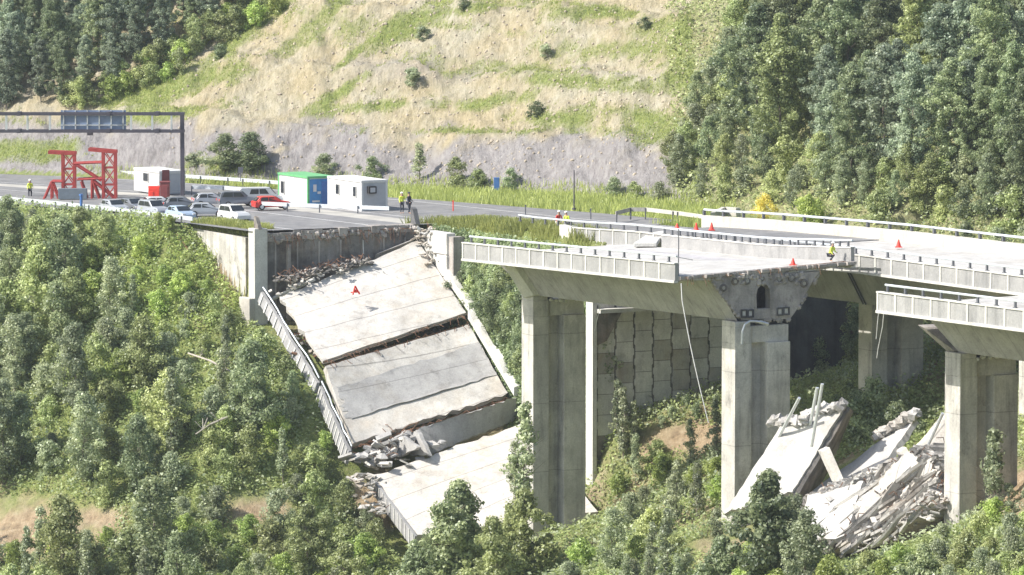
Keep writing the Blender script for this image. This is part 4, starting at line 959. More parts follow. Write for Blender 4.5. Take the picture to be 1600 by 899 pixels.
# ------------------------------------------------------------------ portable cabins
RZ = math.atan2(DV[1], DV[0])
def cabin(lab, corner, L_=6.0, Wd=2.4, H_=2.55, body='white', end='white', trim='white', win=(), door=None, ac=False):
    """corner = near corner (+d end, -t side); local x runs back along -d, y runs along +t"""
    th = thing('portable_cabin', lab, 'portable cabin', corner); th.rotation_euler = (0, 0, 0)
    fx = lambda x, y, z: np.array(corner)-DV*x+TV*y+np.array([0, 0, z])
    def bx(mb, x0, x1, y0, y1, z0, z1, m=0): mb.hexa([fx(x0, y0, z0), fx(x1, y0, z0), fx(x1, y1, z0), fx(x0, y1, z0)], [fx(x0, y0, z1), fx(x1, y0, z1), fx(x1, y1, z1), fx(x0, y1, z1)], m)
    b = MB(); bx(b, .03, L_-.03, .03, Wd-.03, .1, H_-.1); n = 14
    for k in range(n): x = .25+(L_-.5)*k/(n-1); bx(b, x-.05, x+.05, 0.005, .03, .2, H_-.2)
    b.build('walls', M[body], th)
    b = MB(); bx(b, -.002, .028, .15, Wd-.15, .2, H_-.2); b.build('end_wall', M[end], th)
    b = MB()
    for x in (0, L_):
        for y in (0, Wd): b = MB(); bx(b, max(0, x-.14)-.02, max(.14, x)-0+.02-(.0), max(0, y-.14)-.02, max(.14, y)+.02, 0, H_); b.build('corner_post', M[trim], th)
    b = MB(); bx(b, -.05, L_+.05, -.05, Wd+.05, H_-.12, H_+.05); b.build('roof', M[trim], th)
    b = MB(); bx(b, -.01, L_+.01, -.01, Wd+.01, 0, .13); b.build('floor_frame', M['shadetrimgrey'], th)
    for (x0, x1, z0, z1) in win:
        b = MB()
        bx(b, x0-.06, x1+.06, -.045, -.006, z0-.06, z1+.06); o = b.build('window', M['white'], th)
        b = MB(); bx(b, x0, x1, -.06, -.046, z0, z1); g = b.build('pane', M['glass'], th); g.parent = o
    if door:
        y0, y1, mt = door; b = MB(); bx(b, -.06, -.008, y0, y1, .15, 2.15); o = b.build('door', M[mt], th)
    if ac:
        b = MB(); bx(b, -.4, -.008, .5, 1.2, 1.5, 2.1); b.build('air_conditioner', M['dark'], th)
        b = MB(); bx(b, -.43, -.401, .62, 1.08, 1.6, 2.0); b.build('fan_grille', M['shadetrimgrey'], th)
    return th
cabin('white portable cabin with air conditioner on its shade-grey end wall', onZ(565, 331, -.2), L_=6.4, end='shadetrimgrey', ac=True, win=((1.0, 1.5, 1.2, 2.0), (4.2, 4.8, 1.2, 2.0)))  # white end wall, its shade put into the grey colour
cg = cabin('white portable cabin with green trim and blue door end', onZ(481, 324, -.35), L_=5.8, trim='green', end='blue', win=((4.6, 5.2, .9, 1.9),), door=(1.3, 2.0, 'bluepost'))
fx = lambda x, y, z: onZ(481, 324, -.35)-DV*x+TV*y+np.array([0, 0, z])
b = MB()
for (y0, y1, z0, z1) in [(.5, .8, 1.3, 1.9), (.9, 1.2, 1.1, 1.3), (.4, 1.1, .4, .55)]: b.hexa([fx(-.03, y0, z0), fx(-.03, y1, z0), fx(-.03, y1, z1), fx(-.03, y0, z1)], [fx(-.045, y0, z0), fx(-.045, y1, z0), fx(-.045, y1, z1), fx(-.045, y0, z1)])
b.build('notice', M['white'], cg)
cabin('small white site cabin beside the gantry column', onZ(250, 304, -.6), L_=5.6, H_=2.0, end='shadetrimgrey', win=((2.5, 3.5, 1.0, 1.7),), door=(.2, .9, 'maroon'))  # end wall grey holds the shade of that side
b = MB(); c0 = onZ(241, 316, -.7); b.box((c0[0], c0[1], c0[2]+.65), (.95, .9, 1.25)); b.box((c0[0], c0[1], c0[2]+1.33), (1.0, .7, .12)); b.box((c0[0]-.2, c0[1]-.47, c0[2]+.7), (.3, .05, .5)); tag(b.build('generator', M['redcone'], bevel=.06), 'bright red generator box in front of the small white cabin', 'generator')
b = MB(); c0 = onZ(258, 312, -.7); b.box((c0[0], c0[1], c0[2]+.75), (.8, .8, 1.5)); b.box((c0[0], c0[1], c0[2]+1.55), (.9, .9, .1)); b.box((c0[0], c0[1]-.42, c0[2]+.7), (.5, .04, 1.1)); tag(b.build('tool_cabinet', M['maroon'], bevel=.04), 'maroon cabinet between the red generator and the gantry column', 'cabinet')

# ------------------------------------------------------------------ cars
def lin(a, n): return [a[i] for i in range(n)]
PROF = {'hatch': [(-2.05, .28), (-2.1, .62), (-1.98, .92), (-1.78, 1.0), (-1.45, 1.38), (-1.1, 1.46), (.25, 1.45), (.95, .98), (1.85, .84), (2.08, .62), (2.1, .3)],
        'suv': [(-2.25, .35), (-2.3, .75), (-2.2, 1.1), (-2.05, 1.62), (-1.7, 1.75), (.3, 1.74), (.95, 1.15), (2.0, 1.02), (2.28, .75), (2.3, .36)],
        'van': [(-2.5, .35), (-2.55, .8), (-2.5, 1.85), (-2.3, 1.98), (1.0, 1.96), (1.75, 1.15), (2.4, 1.0), (2.6, .7), (2.6, .35)]}
def make_car(kind, paint, label, stripe=None):
    th = thing('parked_car', label, 'car', (0, 0, 0)); pr = PROF[kind]; hw = .86; bm = MB(); rings = []
    for y, k, dz in ((-hw, .0, 0), (-hw*.93, 0, 0), (hw*.93, 0, 0), (hw, 0, 0)):
        e = 1.0 if abs(y) < hw else .0
        rings.append([(x*(.985 if not e else 1), y*(1 if z < 1.0 else .86), z if e or z < .5 else z-.05) for x, z in pr])
    bm.sect(rings); bo = bm.build('body', paint, th, bevel=.05, local=True, origin=(0, 0, 0))
    zb, zt = (.98, 1.36) if kind == 'hatch' else ((1.15, 1.62) if kind == 'suv' else (1.25, 1.8))
    xr_ = -1.5 if kind == 'hatch' else (-1.95 if kind == 'suv' else -1.4); xf = .45 if kind == 'hatch' else .55; xf = .9 if kind == 'van' else xf
    for sy in (-1, 1):
        b = MB(); m_ = (xr_+xf)/2
        for (a0, a1) in ((xr_, m_-.06), (m_+.06, xf)):
            k0 = .25 if a0 == xr_ else 0; k1 = .4 if a1 == xf else 0
            y0 = sy*(hw*.9+.03); y1 = sy*(hw*.86+.03)
            b.hexa([(a0, y0, zb), (a1, y0, zb), (a1-k1, y1, zt), (a0+k0, y1, zt)], [(a0, y0-sy*.08, zb), (a1, y0-sy*.08, zb), (a1-k1, y1-sy*.08, zt), (a0+k0, y1-sy*.08, zt)])
        b.build('side_window', M['glass'], th, local=True, origin=(0, 0, 0))
    i = [k for k in range(len(pr)-1) if pr[k][0] > .1 and pr[k+1][1] < pr[k][1]][0]; (x0, z0), (x1, z1) = pr[i], pr[i+1]
    b = MB(); b.hexa([(x0+.06, -.66, z0-.03), (x0+.06, .66, z0-.03), (x1-.03, .74, z1+.05), (x1-.03, -.74, z1+.05)], [(x0+.1, -.66, z0+.0), (x0+.1, .66, z0+.0), (x1+.02, .74, z1+.07), (x1+.02, -.74, z1+.07)]); b.build('windscreen', M['glass'], th, local=True, origin=(0, 0, 0))
    b = MB(); xb = pr[2][0]; b.hexa([(xb-.0, -.6, zb+.02), (xb-.0, .6, zb+.02), (xb+.38 if kind == 'hatch' else xb+.1, .56, zt), (xb+.38 if kind == 'hatch' else xb+.1, -.56, zt)], [(xb+.12, -.6, zb+.0), (xb+.12, .6, zb+.0), (xb+.5 if kind == 'hatch' else xb+.2, .56, zt-.02), (xb+.5 if kind == 'hatch' else xb+.2, -.56, zt-.02)]); b.build('rear_window', M['glass'], th, local=True, origin=(0, 0, 0))
    for x in (-1.3, 1.32):
        for sy in (-1, 1):
            b = MB(); b.bar((x, sy*.68, .32), (x, sy*.89, .32), .33, n=16); wo = b.build('wheel', M['tyre'], th, local=True, origin=(0, 0, 0))
            b = MB(); b.bar((x, sy*.87, .32), (x, sy*.905, .32), .2, n=12); ro = b.build('rim', M['galv'], th, local=True, origin=(0, 0, 0)); ro.parent = wo
    for sy in (-1, 1):
        b = MB(); x = pr[-2][0]; b.box((x-.06, sy*.62, .68), (.16, .34, .16)); b.build('headlight', M['white'], th, local=True, origin=(0, 0, 0))
        b = MB(); x = pr[1][0]; b.box((x+.06, sy*.66, .8), (.12, .24, .2)); b.build('tail_light', M['redcone'], th, local=True, origin=(0, 0, 0))
    if stripe:
        b = MB()
        for sy in (-1, 1): b.box((0, sy*.872, .75), (3.4, .02, .25))
        b.build('stripe', stripe, th, local=True, origin=(0, 0, 0))
    return th
def carpaint(nm, c): m = plain(nm, c, .28, .1, .03); return m
cw, csil, cgr, cred, cdk = carpaint('white car paint', (.55, .56, .57)), carpaint('silver car paint', (.33, .35, .38)), carpaint('grey car paint', (.16, .17, .19)), carpaint('red car paint', (.55, .05, .04)), carpaint('pale blue car paint', (.35, .44, .55))
def put(th, x, y, z, rz):
    p = onZ(x, y, z); th.location = Vector([float(v) for v in p]); th.rotation_euler = (0, 0, RZ+rz); th.scale = (.76, .76, .76)
CG = 'cars parked on the broken road'
cars = [('suv', cw, 366, 346, .05, 'white sport utility car parked nearest the broken abutment edge'),
        ('hatch', csil, 322, 338, 1.2, 'silver hatchback right behind the white utility car nearest the edge'),
        ('hatch', cdk, 282, 343, .05, 'pale blue hatchback parked along the guardrail left of the white utility car'),
        ('suv', csil, 240, 338, .1, 'silver utility car fourth back from the abutment along the guardrail'),
        ('hatch', cgr, 208, 331, .1, 'dark grey hatchback near the guardrail below the small white cabin'),
        ('hatch', cgr, 283, 328, 1.3, 'dark grey hatchback parked right below the gantry column'),
        ('hatch', csil, 178, 333, .05, 'silver hatchback at the left end of the parked row'),
        ('hatch', cw, 250, 328, 1.3, 'small white car beneath the red generator box'),
        ('suv', cgr, 372, 323, 1.35, 'dark grey utility car left of the red striped van'),
        ('hatch', cred, 424, 327, 1.4, 'red hatchback below the green trimmed cabin'),
        ('hatch', csil, 330, 322, 1.3, 'silver hatchback in the back row between gantry column and red striped van')]
for kd, pt, x, y, rz, lab in cars:
    c_ = make_car(kd, pt, lab); c_['group'] = CG; put(c_, x, y, -.15 if x > 300 else -.35, rz)
c_ = make_car('van', cw, 'white van with a red stripe beside the green trimmed cabin', M['redcone']); c_['group'] = CG; put(c_, 405, 320, -.3, 1.45)
b = MB(); b.box((0, 0, 0), (.5, .3, .12)); 

# ------------------------------------------------------------------ people
def person(lab, base, facing, top, trousers, lean=0, crouch=False, helmet='whitecloth', stride=.12):
    th = thing('person', lab, 'person', base, facing)
    H_ = .92; hz = .5 if crouch else .92
    J = {'pel': (0, 0, hz), 'ch': (0, -lean*.3, hz+.28), 'nk': (0, -lean*.5, hz+.53), 'hd': (0, -lean*.6, hz+.68), 'ht': (0, -lean*.6, hz+.8)}
    for sd, sx in (('l', -1), ('r', 1)):
        J['hip'+sd] = (sx*.1, 0, hz-.04); J['kn'+sd] = (sx*.12, -(.34 if crouch else .05)+sx*stride*.3, .46 if crouch else .49); J['an'+sd] = (sx*.12, sx*stride, .08); J['to'+sd] = (sx*.13, sx*stride-.17, .04)
        J['sh'+sd] = (sx*.19, -lean*.45, hz+.47); J['el'+sd] = (sx*.25, -.05-lean*.4, hz+.2); J['wr'+sd] = (sx*.23, -.22-lean*.4, hz+.06+.05*sx); J['ha'+sd] = (sx*.22, -.3-lean*.4, hz+.03+.05*sx)
    E_ = [('pel', 'ch'), ('ch', 'nk'), ('nk', 'hd'), ('hd', 'ht')]
    for sd in 'lr': E_ += [('pel', 'hip'+sd), ('hip'+sd, 'kn'+sd), ('kn'+sd, 'an'+sd), ('an'+sd, 'to'+sd), ('nk', 'sh'+sd), ('sh'+sd, 'el'+sd), ('el'+sd, 'wr'+sd), ('wr'+sd, 'ha'+sd)]
    Rr = {'pel': .15, 'ch': .15, 'nk': .065, 'hd': .1, 'ht': .08, 'hip': .1, 'kn': .065, 'an': .045, 'to': .04, 'sh': .065, 'el': .045, 'wr': .032, 'ha': .035}
    def skin(name, keys, edges, mat, sc=1.0):
        ix = {k: i for i, k in enumerate(keys)}; me = bpy.data.meshes.new(name); me.from_pydata([J[k] for k in keys], [(ix[a], ix[c]) for a, c in edges], [])
        o = bpy.data.objects.new(name, me); C.objects.link(o); o.parent = th; me.materials.append(mat)
        sk = o.modifiers.new('skin', 'SKIN'); sk.use_smooth_shade = True
        for k, i in ix.items():
            r = Rr.get(k, Rr.get(k[:-1], .05))*sc; me.skin_vertices[0].data[i].radius = (r, r*.8)
        me.skin_vertices[0].data[0].use_root = True
        sb_ = o.modifiers.new('sub', 'SUBSURF'); sb_.levels = 1; sb_.render_levels = 1; return o
    skin('body', list(J), E_, M['skin'])
    skin('jacket', ['ch', 'pel', 'nk', 'shl', 'ell', 'wrl', 'shr', 'elr', 'wrr'], [('pel', 'ch'), ('ch', 'nk'), ('nk', 'shl'), ('shl', 'ell'), ('ell', 'wrl'), ('nk', 'shr'), ('shr', 'elr'), ('elr', 'wrr')], M[top], 1.18)
    skin('trousers', ['pel', 'hipl', 'knl', 'anl', 'hipr', 'knr', 'anr'], [('pel', 'hipl'), ('hipl', 'knl'), ('knl', 'anl'), ('pel', 'hipr'), ('hipr', 'knr'), ('knr', 'anr')], M[trousers], 1.2)
    b = MB(); c0 = np.array(J['hd'])+np.array([0, 0, .08]); rings = []
    for j in range(5): ph = j/4*math.pi/2; rings.append([c0+np.array([math.cos(a)*.135*math.cos(ph*.95), math.sin(a)*.15*math.cos(ph*.95), .12*math.sin(ph)]) for a in np.linspace(0, 2*math.pi, 13)[:-1]])
    b.sect(rings); b.build('helmet', M[helmet], th, local=True, origin=(0, 0, 0), smooth=True)
    return th
gp = lambda x, y, z: onZ(x, y, z)
person('person in a yellow vest standing at the abutment edge right of the white cabin', gp(628, 334, -.1), .3, 'hivis', 'navy')
person('person in a dark jacket standing just right of the yellow vested worker', gp(639, 334, -.1), 1.0, 'navy', 'navy', helmet='navy')
person('person in a red jacket by the rear viaduct handrail', W(*[v for v in (lambda p: (p[0], 17.4, float(zr(p[0]))))(stz(onT(872, 358, 17.4)))]), .4, 'redcloth', 'whitecloth', lean=.3)
person('person in a yellow vest and white helmet by the rear viaduct handrail', W(*[v for v in (lambda p: (p[0], 17.6, float(zr(p[0]))))(stz(onT(888, 360, 17.6)))]), -.6, 'hivis', 'navy', lean=.5)
pc = stz(onT(1297, 414, 12.8)); person('person in yellow crouching on the torn far corner of the standing deck', W(pc[0], 12.8, ff(pc[0])-.02), .9, 'hivis', 'navy', lean=.4, crouch=True)
person('person in a high visibility jacket at the left end of the guardrail', gp(47, 312, -1.0), .2, 'hivis', 'navy')

# ------------------------------------------------------------------ cones, posts, signs
def cone(p, lab, h=.75, group='red cones'):
    h *= .6
    th = thing('traffic_cone', lab, 'traffic cone', p); p = np.array(p)
    b = MB(); b.bar(p+np.array([0, 0, .04]), p+np.array([0, 0, h]), .19, n=12, r2=.04); o = b.build('cone_body', M['redcone'], th)
    b = MB(); b.box((p[0], p[1], p[2]+.025), (.5, .5, .05)); b.build('cone_base', M['redcone'], th)
    b = MB(); b.bar(p+np.array([0, 0, h*.45]), p+np.array([0, 0, h*.65]), .125, n=12, r2=.095); b.build('white_band', M['whitecloth'], th)
dz_ = lambda x, y, t: (lambda p: W(p[0], t, nb(p[0])+.32+(ff(p[0])-nb(p[0])-.32)*t/13.8))(stz(onT(x, y, t)))
fz = lambda x, y, t: (lambda p: W(p[0], t, fo(p[0])+.07))(stz(onT(x, y, t)))
cone(dz_(1239, 422, 9.6), 'red cone on the torn deck edge above the arched doorway', .8)
cone(fz(1404, 392, 26), 'red cone on the white rear viaduct deck', .95)
cone(fz(1112, 356, 26), 'right one of two red cones near the start of the rear viaduct', 1.0)
cone(fz(1088, 357, 25), 'left one of two red cones near the start of the rear viaduct', 1.0)
cone(fz(1058, 357, 25.5), 'small red cone left of the pair at the start of the rear viaduct', .7)
# red tripod marker on slab
pm = onT(555, 459, 5.6); b = MB(); top = pm+np.array([0, 0, .6])
for a in (0, 2.1, 4.2): b.bar(pm+np.array([.35*math.cos(a), .35*math.sin(a), -.05]), top, .07, n=5)
b.bar(pm+np.array([-.35, 0, .1]), pm+np.array([.35, 0, .12]), .05); b.box(tuple(pm+np.array([0, 0, .2])), (.3, .15, .25)); tag(b.build('marker_tripod', M['redcone']), 'small red tripod marker standing on the uppermost fallen slab', 'marker')
# blue sign and pole behind the road
p = hit(776, 304)
if p is None: p = onZ(776, 304, 0)
st_ = thing('road_sign', 'small upright blue road sign on the grass verge', 'sign', p)
b = MB(); b.box((p[0], p[1], p[2]+.9), (.5, .06, 1.15)); b.build('sign_plate', M['bluepost'], st_, bevel=.02)
b = MB(); b.bar(p+np.array([0, .08, 0]), p+np.array([0, .08, 1.4]), .04); b.build('post', M['galv'], st_)
p = onZ(897, 328, .1); b = MB(); b.bar(p, p+np.array([0, 0, 3.3]), .06, n=8, r2=.045); b.bar(p, p+np.array([0, 0, .15]), .16, n=8); tag(b.build('pole', M['gantry']), 'tall thin dark pole at the far edge of the rear road', 'pole')
p = onZ(127, 336, -.6); b = MB(); b.bar(p, p+np.array([0, 0, 1.6]), .12, n=8); b.bar(p+np.array([0, 0, 1.6]), p+np.array([0, 0, 1.75]), .16, n=8); tag(b.build('bollard', M['bluepost']), 'blue upright post at the guardrail below the red steel frame', 'post')
p = onZ(376, 283, 0.0); b = MB(); b.bar(p, p+np.array([0, 0, .9]), .04); b.box((p[0], p[1], p[2]+1.0), (.45, .08, .5)); tag(b.build('road_sign', M['post']), 'small dark square sign on the verge behind the parked cars', 'sign')
p0 = stz(onT(1055, 412, .3)); b = MB(); b.bar(W(65.6, .5, 1.7), W(65.6, .5, 4.9), .035); b.bar(W(65.6, .2, 3.05), W(68, .2, 3.0), .03); tag(b.build('survey_pole', M['post']), 'thin dark survey pole at the torn near corner of the standing deck', 'pole')
for k, (x, y) in enumerate([(708, 330), (821, 337), (923, 343)]):
    p = onZ(x, y, .2); b = MB(); b.bar(p, p+np.array([0, 0, .75]), .05, n=6); b.box((p[0], p[1], p[2]+.8), (.12, .1, .16)); tag(b.build('delineator_post', M['redcone' if k == 0 else 'post']), ['red marker post on the rear road above the grassy median', 'dark marker post left of the two handrail workers', 'dark marker post right of the two handrail workers'][k], 'marker post')
# dead branches
for (pts, lab) in [([(296, 590), (330, 603), (362, 618), (396, 634)], 'long bleached dead branch lying across the left slope'), ([(308, 722), (330, 706), (357, 690)], 'shorter dead branch on the slope below the long one')]:
    P = [hit(x, y) + np.array([0, -1.5, 1.9]) for x, y in pts]; b = MB()
    for a, c, r in zip(P[:-1], P[1:], (.06, .09, .12)): b.bar(a, c, r, n=5)
    for k in range(7): i = random.randrange(len(P)-1); a = P[i]*.5+P[i+1]*.5; b.bar(a, a+np.array([random.uniform(-1, 1), random.uniform(-.5, .5), random.uniform(.2, 1)]), .035, n=4)
    tag(b.build('dead_branch', M['deadwood']), lab, 'branch')

# ------------------------------------------------------------------ vegetation
def leaves(cent, rads, cval, per, size, seed, up=.35, droop=0):
    """leaf quads scattered through clump spheres; returns verts, faces, values"""
    r = np.random.default_rng(seed); n = len(cent)*per
    c = np.repeat(cent, per, 0); ra = np.repeat(rads, per)
    d = r.normal(size=(n, 3)); d /= np.linalg.norm(d, axis=1)[:, None]
    rr_ = ra*(r.random(n)**.45); p = c+d*rr_[:, None]*np.array([1, 1, .8])
    nn = d+r.normal(size=(n, 3))*.55+np.array([0, 0, up]); nn /= np.linalg.norm(nn, axis=1)[:, None]
    a = np.cross(nn, r.normal(size=(n, 3))); a /= np.linalg.norm(a, axis=1)[:, None]; b = np.cross(nn, a)
    L_ = size*r.uniform(.6, 1.3, n)[:, None]; w_ = L_*r.uniform(.45, .75, n)[:, None]
    v = np.stack([p-a*L_*.5, p+b*w_*.5+nn*L_*.08, p+a*L_*.5, p-b*w_*.5+nn*L_*.08], 1).reshape(-1, 3)
    f = np.arange(4*n).reshape(-1, 4)
    val = np.clip(np.repeat(cval, per)+r.normal(size=n)*.3, 0, 1)
    return v, f, np.repeat(val, 4)
def leafmesh(name, v, f, val, mat):
    me = fastmesh(name, v, f, 4); a = me.color_attributes.new('v', 'FLOAT_COLOR', 'POINT')
    col = np.stack([val, val, val, np.ones_like(val)], 1).astype(np.float32); a.data.foreach_set('color', col.ravel()); me.materials.append(mat); return me
def crown_mesh(name, h, w_, base, shape, nclump, per, size, mat, seed, cr=(.35, .75)):
    r = np.random.default_rng(seed); cs_ = []; k = 0
    lob = r.uniform(.5, 1.2, 7); lz = r.uniform(.72, 1.2, 6)
    while len(cs_) < nclump and k < nclump*60:
        k += 1; u = r.random(); a = r.random()*2*math.pi
        if shape == 'cone': e = (1-u)**.75*(.35+.65*min(1, u*6))
        elif shape == 'round': e = math.sqrt(max(0, 1-(2*u-1)**2))
        elif shape == 'egg': e = math.sin(math.pi*u**.75)**.7
        else: e = math.sqrt(max(0, 1-u**2))
        e *= lob[int(a/(2*math.pi)*7) % 7]*(.82+.35*math.sin(u*9+a*2+seed))*lz[min(5, int(u*6))]
        rr_ = (r.random()**.5)*e
        if rr_ < e*.35 and r.random() < .6: continue
        cs_.append((math.cos(a)*rr_*w_/2, math.sin(a)*rr_*w_/2, base+u*(h-base)))
    c = np.array(cs_); rd_ = r.uniform(cr[0], cr[1], len(c)); val = np.clip(r.normal(.45, .2, len(c)), .05, .95)
    v, f, vv = leaves(c, rd_, val, per, size, seed+1)
    return leafmesh(name, v, f, vv, mat)
def trunk_mesh(name, h, r0, seed, nl=7):
    rr = random.Random(seed); b = MB(); n = 6; pts = [np.array([0, 0, -.6])]
    for i in range(1, n+1): pts.append(np.array([rr.uniform(-.06, .06)*i, rr.uniform(-.06, .06)*i, h*i/n]))
    for i in range(n): b.bar(pts[i], pts[i+1], r0*(1-.8*i/n), 0, 7, r0*(1-.8*(i+1)/n))
    for k in range(nl):
        z = h*rr.uniform(.35, .85); a = rr.uniform(0, 6.3); L_ = h*rr.uniform(.12, .25); p = np.array([0, 0, z]); b.bar(p, p+np.array([math.cos(a)*L_, math.sin(a)*L_, L_*.6]), r0*.3, 0, 5, r0*.08)
    me = bpy.data.meshes.new(name); me.from_pydata(b.v, [], b.f); me.materials.append(M['bark']); return me
PROTO = {}
def proto(key, crown, trunk, kind, look):
    PROTO.setdefault(key, []).append((crown, trunk, kind, look))
# (key, height, width, base, shape, clumps, leaves per clump, leaf size, material)
for k in range(3): proto('tall', crown_mesh('crown', 13.0+k, 7.4+.5*k, 1.8, ['egg', 'cone', 'egg'][k], 270, 95, .25, LM['dark' if k != 1 else 'mid'], 100+k), trunk_mesh('trunk', 10, .17, k), 'broadleaf_tree', ['tall dark green broadleaf tree', 'tall mid green broadleaf tree', 'tall dark broad tree'][k])
for k in range(2): proto('tallblue', crown_mesh('crown', 11.5+k, 6.6, 1.4, 'egg', 220, 95, .25, LM['blue'], 120+k), trunk_mesh('trunk', 9.5, .16, 5+k), 'broadleaf_tree', ['bluish green broadleaf tree', 'bluish green dense broadleaf tree'][k])
for k in range(3): proto('mid', crown_mesh('crown', 5.6+.5*k, 4.2, .6, 'egg', 85, 90, .21, LM[['mid', 'dark', 'grey'][k]], 140+k), trunk_mesh('trunk', 5, .1, 9+k), 'broadleaf_tree', ['mid green rounded tree', 'dark green rounded tree', 'grey green rounded tree'][k])
proto('slim', crown_mesh('crown', 5.5, 1.9, .6, 'egg', 44, 55, .2, LM['grey'], 160, (.22, .5)), trunk_mesh('trunk', 5, .06, 14), 'young_poplar', 'slim grey green young poplar')
proto('slim', crown_mesh('crown', 4.6, 1.6, .4, 'cone', 36, 60, .17, LM['grey'], 161, (.2, .42)), trunk_mesh('trunk', 4.2, .05, 15), 'young_poplar', 'slim sparse young poplar')
for k, (m_, lk) in enumerate([('mid', 'mid green leafy shrub'), ('bright', 'fresh light green shrub'), ('grey', 'grey green shrub'), ('dark', 'dark green shrub'), ('mid', 'spreading mid green shrub')]):
    proto('shrub', crown_mesh('crown', 2.3+.2*k, 3.0, -.1, 'dome', 46, 80, .19, LM[m_], 180+k, (.3, .6)), None, 'shrub', lk)
for k in range(2): proto('fg', crown_mesh('crown', 6.0+k, 5.0, .3, 'egg', 130, 120, .24, LM[['dark', 'mid'][k]], 200+k, (.35, .7)), trunk_mesh('trunk', 5.4, .13, 20+k), 'broadleaf_tree', ['dark leafy foreground tree', 'mid green leafy foreground tree'][k])
proto('yellow', crown_mesh('crown', 1.6, 3.0, 0, 'dome', 30, 80, .14, LM['yellow'], 210, (.25, .45)), None, 'flowering_shrub', 'yellow flowering shrub')
proto('lowshrub', crown_mesh('crown', 1.1, 1.5, -.1, 'dome', 20, 60, .13, LM['grey'], 211, (.18, .35)), None, 'shrub', 'small grey green shrub')
proto('lowshrub', crown_mesh('crown', 1.3, 1.8, -.1, 'dome', 24, 60, .14, LM['dark'], 212, (.18, .38)), None, 'shrub', 'small dark shrub')

HT = {'mid': 5.8, 'shrub': 2.5, 'slim': 5.3, 'tall': 12}
WD = {'mid': 4.2, 'shrub': 3.2, 'slim': 1.8, 'tall': 7}
PL = []      # (root, pixel, look, zone)
for k in PROTO:
    PROTO[k] = [list(x)+[None] for x in PROTO[k]]
def plant(key, idx, p, sc, zone, lab=None, sz=None, group=None, cat=None):
    cr, tr, kind, look, first = PROTO[key][idx]
    if zone == 'left slope' and not lab:
        hh = HT.get(key, 3); lim = 338 if p[0] < -27 else 352
        ty = pix(np.array(p)+np.array([0, 0, hh*sc]))[1]
        if ty < lim: sc = sc*max(.3, 1-(lim-ty)/(20*hh*sc)); 
        for _ in range(6):
            bx, by = pix(p); r_ = WD.get(key, 3)/2*sc*20; bad = False
            for yy_ in np.linspace(by-20*hh*sc*.95, by, 6):
                if yy_ < 350 or yy_ > 845: continue
                e = (r_*.9 if yy_ < by-8 else r_*.6); d_ = float(np.interp(yy_, [350, 505, 512, 705, 760, 838], [286, 392, 436, 545, 585, 640]))-bx
                if d_ < e: bad = True
            if not bad: break
            sc *= .8
        if sc < .3 or bad: return None
    p = np.array(p, float); rz = random.uniform(0, 6.28)
    if tr is None:
        o = bpy.data.objects.new(kind, cr); C.objects.link(o)
    else:
        o = bpy.data.objects.new(kind, None); C.objects.link(o); o.empty_display_size = .3
        for nm, me_ in (('crown', cr), ('trunk', tr)):
            c_ = bpy.data.objects.new(nm, me_); C.objects.link(c_); c_.parent = o
    o.location = Vector([float(v) for v in p]); o.rotation_euler = (0, 0, rz); s2 = sz or sc
    o.scale = (sc*random.uniform(.9, 1.1), sc*random.uniform(.9, 1.1), s2)
    o['category'] = cat or ('tree' if tr is not None else 'shrub')
    if group: o['group'] = group
    if lab: o['label'] = lab
    else: PL.append((o, pix(p+np.array([0, 0, 1.5*s2])), look, zone))
    return o
def poisson(poly, r, n=4000, seed=0):
    rr = random.Random(seed); xs = [p[0] for p in poly]; ys = [p[1] for p in poly]; out = []
    def inside(x, y):
        c = False; j = len(poly)-1
        for i in range(len(poly)):
            if (poly[i][1] > y) != (poly[j][1] > y) and x < (poly[j][0]-poly[i][0])*(y-poly[i][1])/(poly[j][1]-poly[i][1]+1e-9)+poly[i][0]: c = not c
            j = i
        return c
    for _ in range(n):
        x, y = rr.uniform(min(xs), max(xs)), rr.uniform(min(ys), max(ys))
        if inside(x, y) and all((x-a)**2+((y-b)*1.25)**2 > r*r for a, b in out): out.append((x, y))
    return out
def ok_spot(p, m=1.2):
    s, t, z = stz(p)
    if toeq(np.array([p[0]]), np.array([p[1]]))[0] > .5: return True
    if -1.5 < t-float(cs(s)) < 31 and s < 0.5: return False
    if 15.0 < t < 31 and s < 28: return False
    if -m < t < 13.5 and 0 < s < 32: return False
    if 2.5 < t < 10.5 and 33.5 < s < 39: return False
    if 3.5 < t < 10 and 63 < s < 68: return False
    if 3.5 < t < 10 and 90 < s < 96: return False
    if -1 < t < 13 and 67 < s < 91: return False
    return True
R_ = random.Random(77)
# forest above the right guardrail
for x, y in poisson([(1255, -60), (1700, -60), (1700, 330), (1330, 300), (1230, 262), (1160, 250), (1165, 200), (1200, 100)], 46, seed=1):
    p = hit(x, y+10)
    if p is None or not ok_spot(p): continue
    kk, i = ('tall', R_.choice([0, 0, 1, 2])) if R_.random() < .75 else ('tallblue', R_.randrange(2))
    plant(kk, i, p, R_.uniform(.62, .92), 'right wood')
for x, y in poisson([(1052, 245), (1110, 160), (1150, 60), (1185, -20), (1215, 20), (1195, 150), (1200, 250), (1320, 290), (1700, 300), (1700, 420), (1500, 355), (1350, 345), (1200, 326), (1120, 326), (1060, 310), (1045, 262)], 27, seed=2):
    p = hit(x, y)
    if p is None or not ok_spot(p): continue
    if R_.random() < .5: plant('mid', R_.randrange(3), p, R_.uniform(.42, .75), 'wood edge')
    else: plant('shrub', R_.choice([0, 2, 3, 4]), p, R_.uniform(.7, 1.2), 'wood edge')
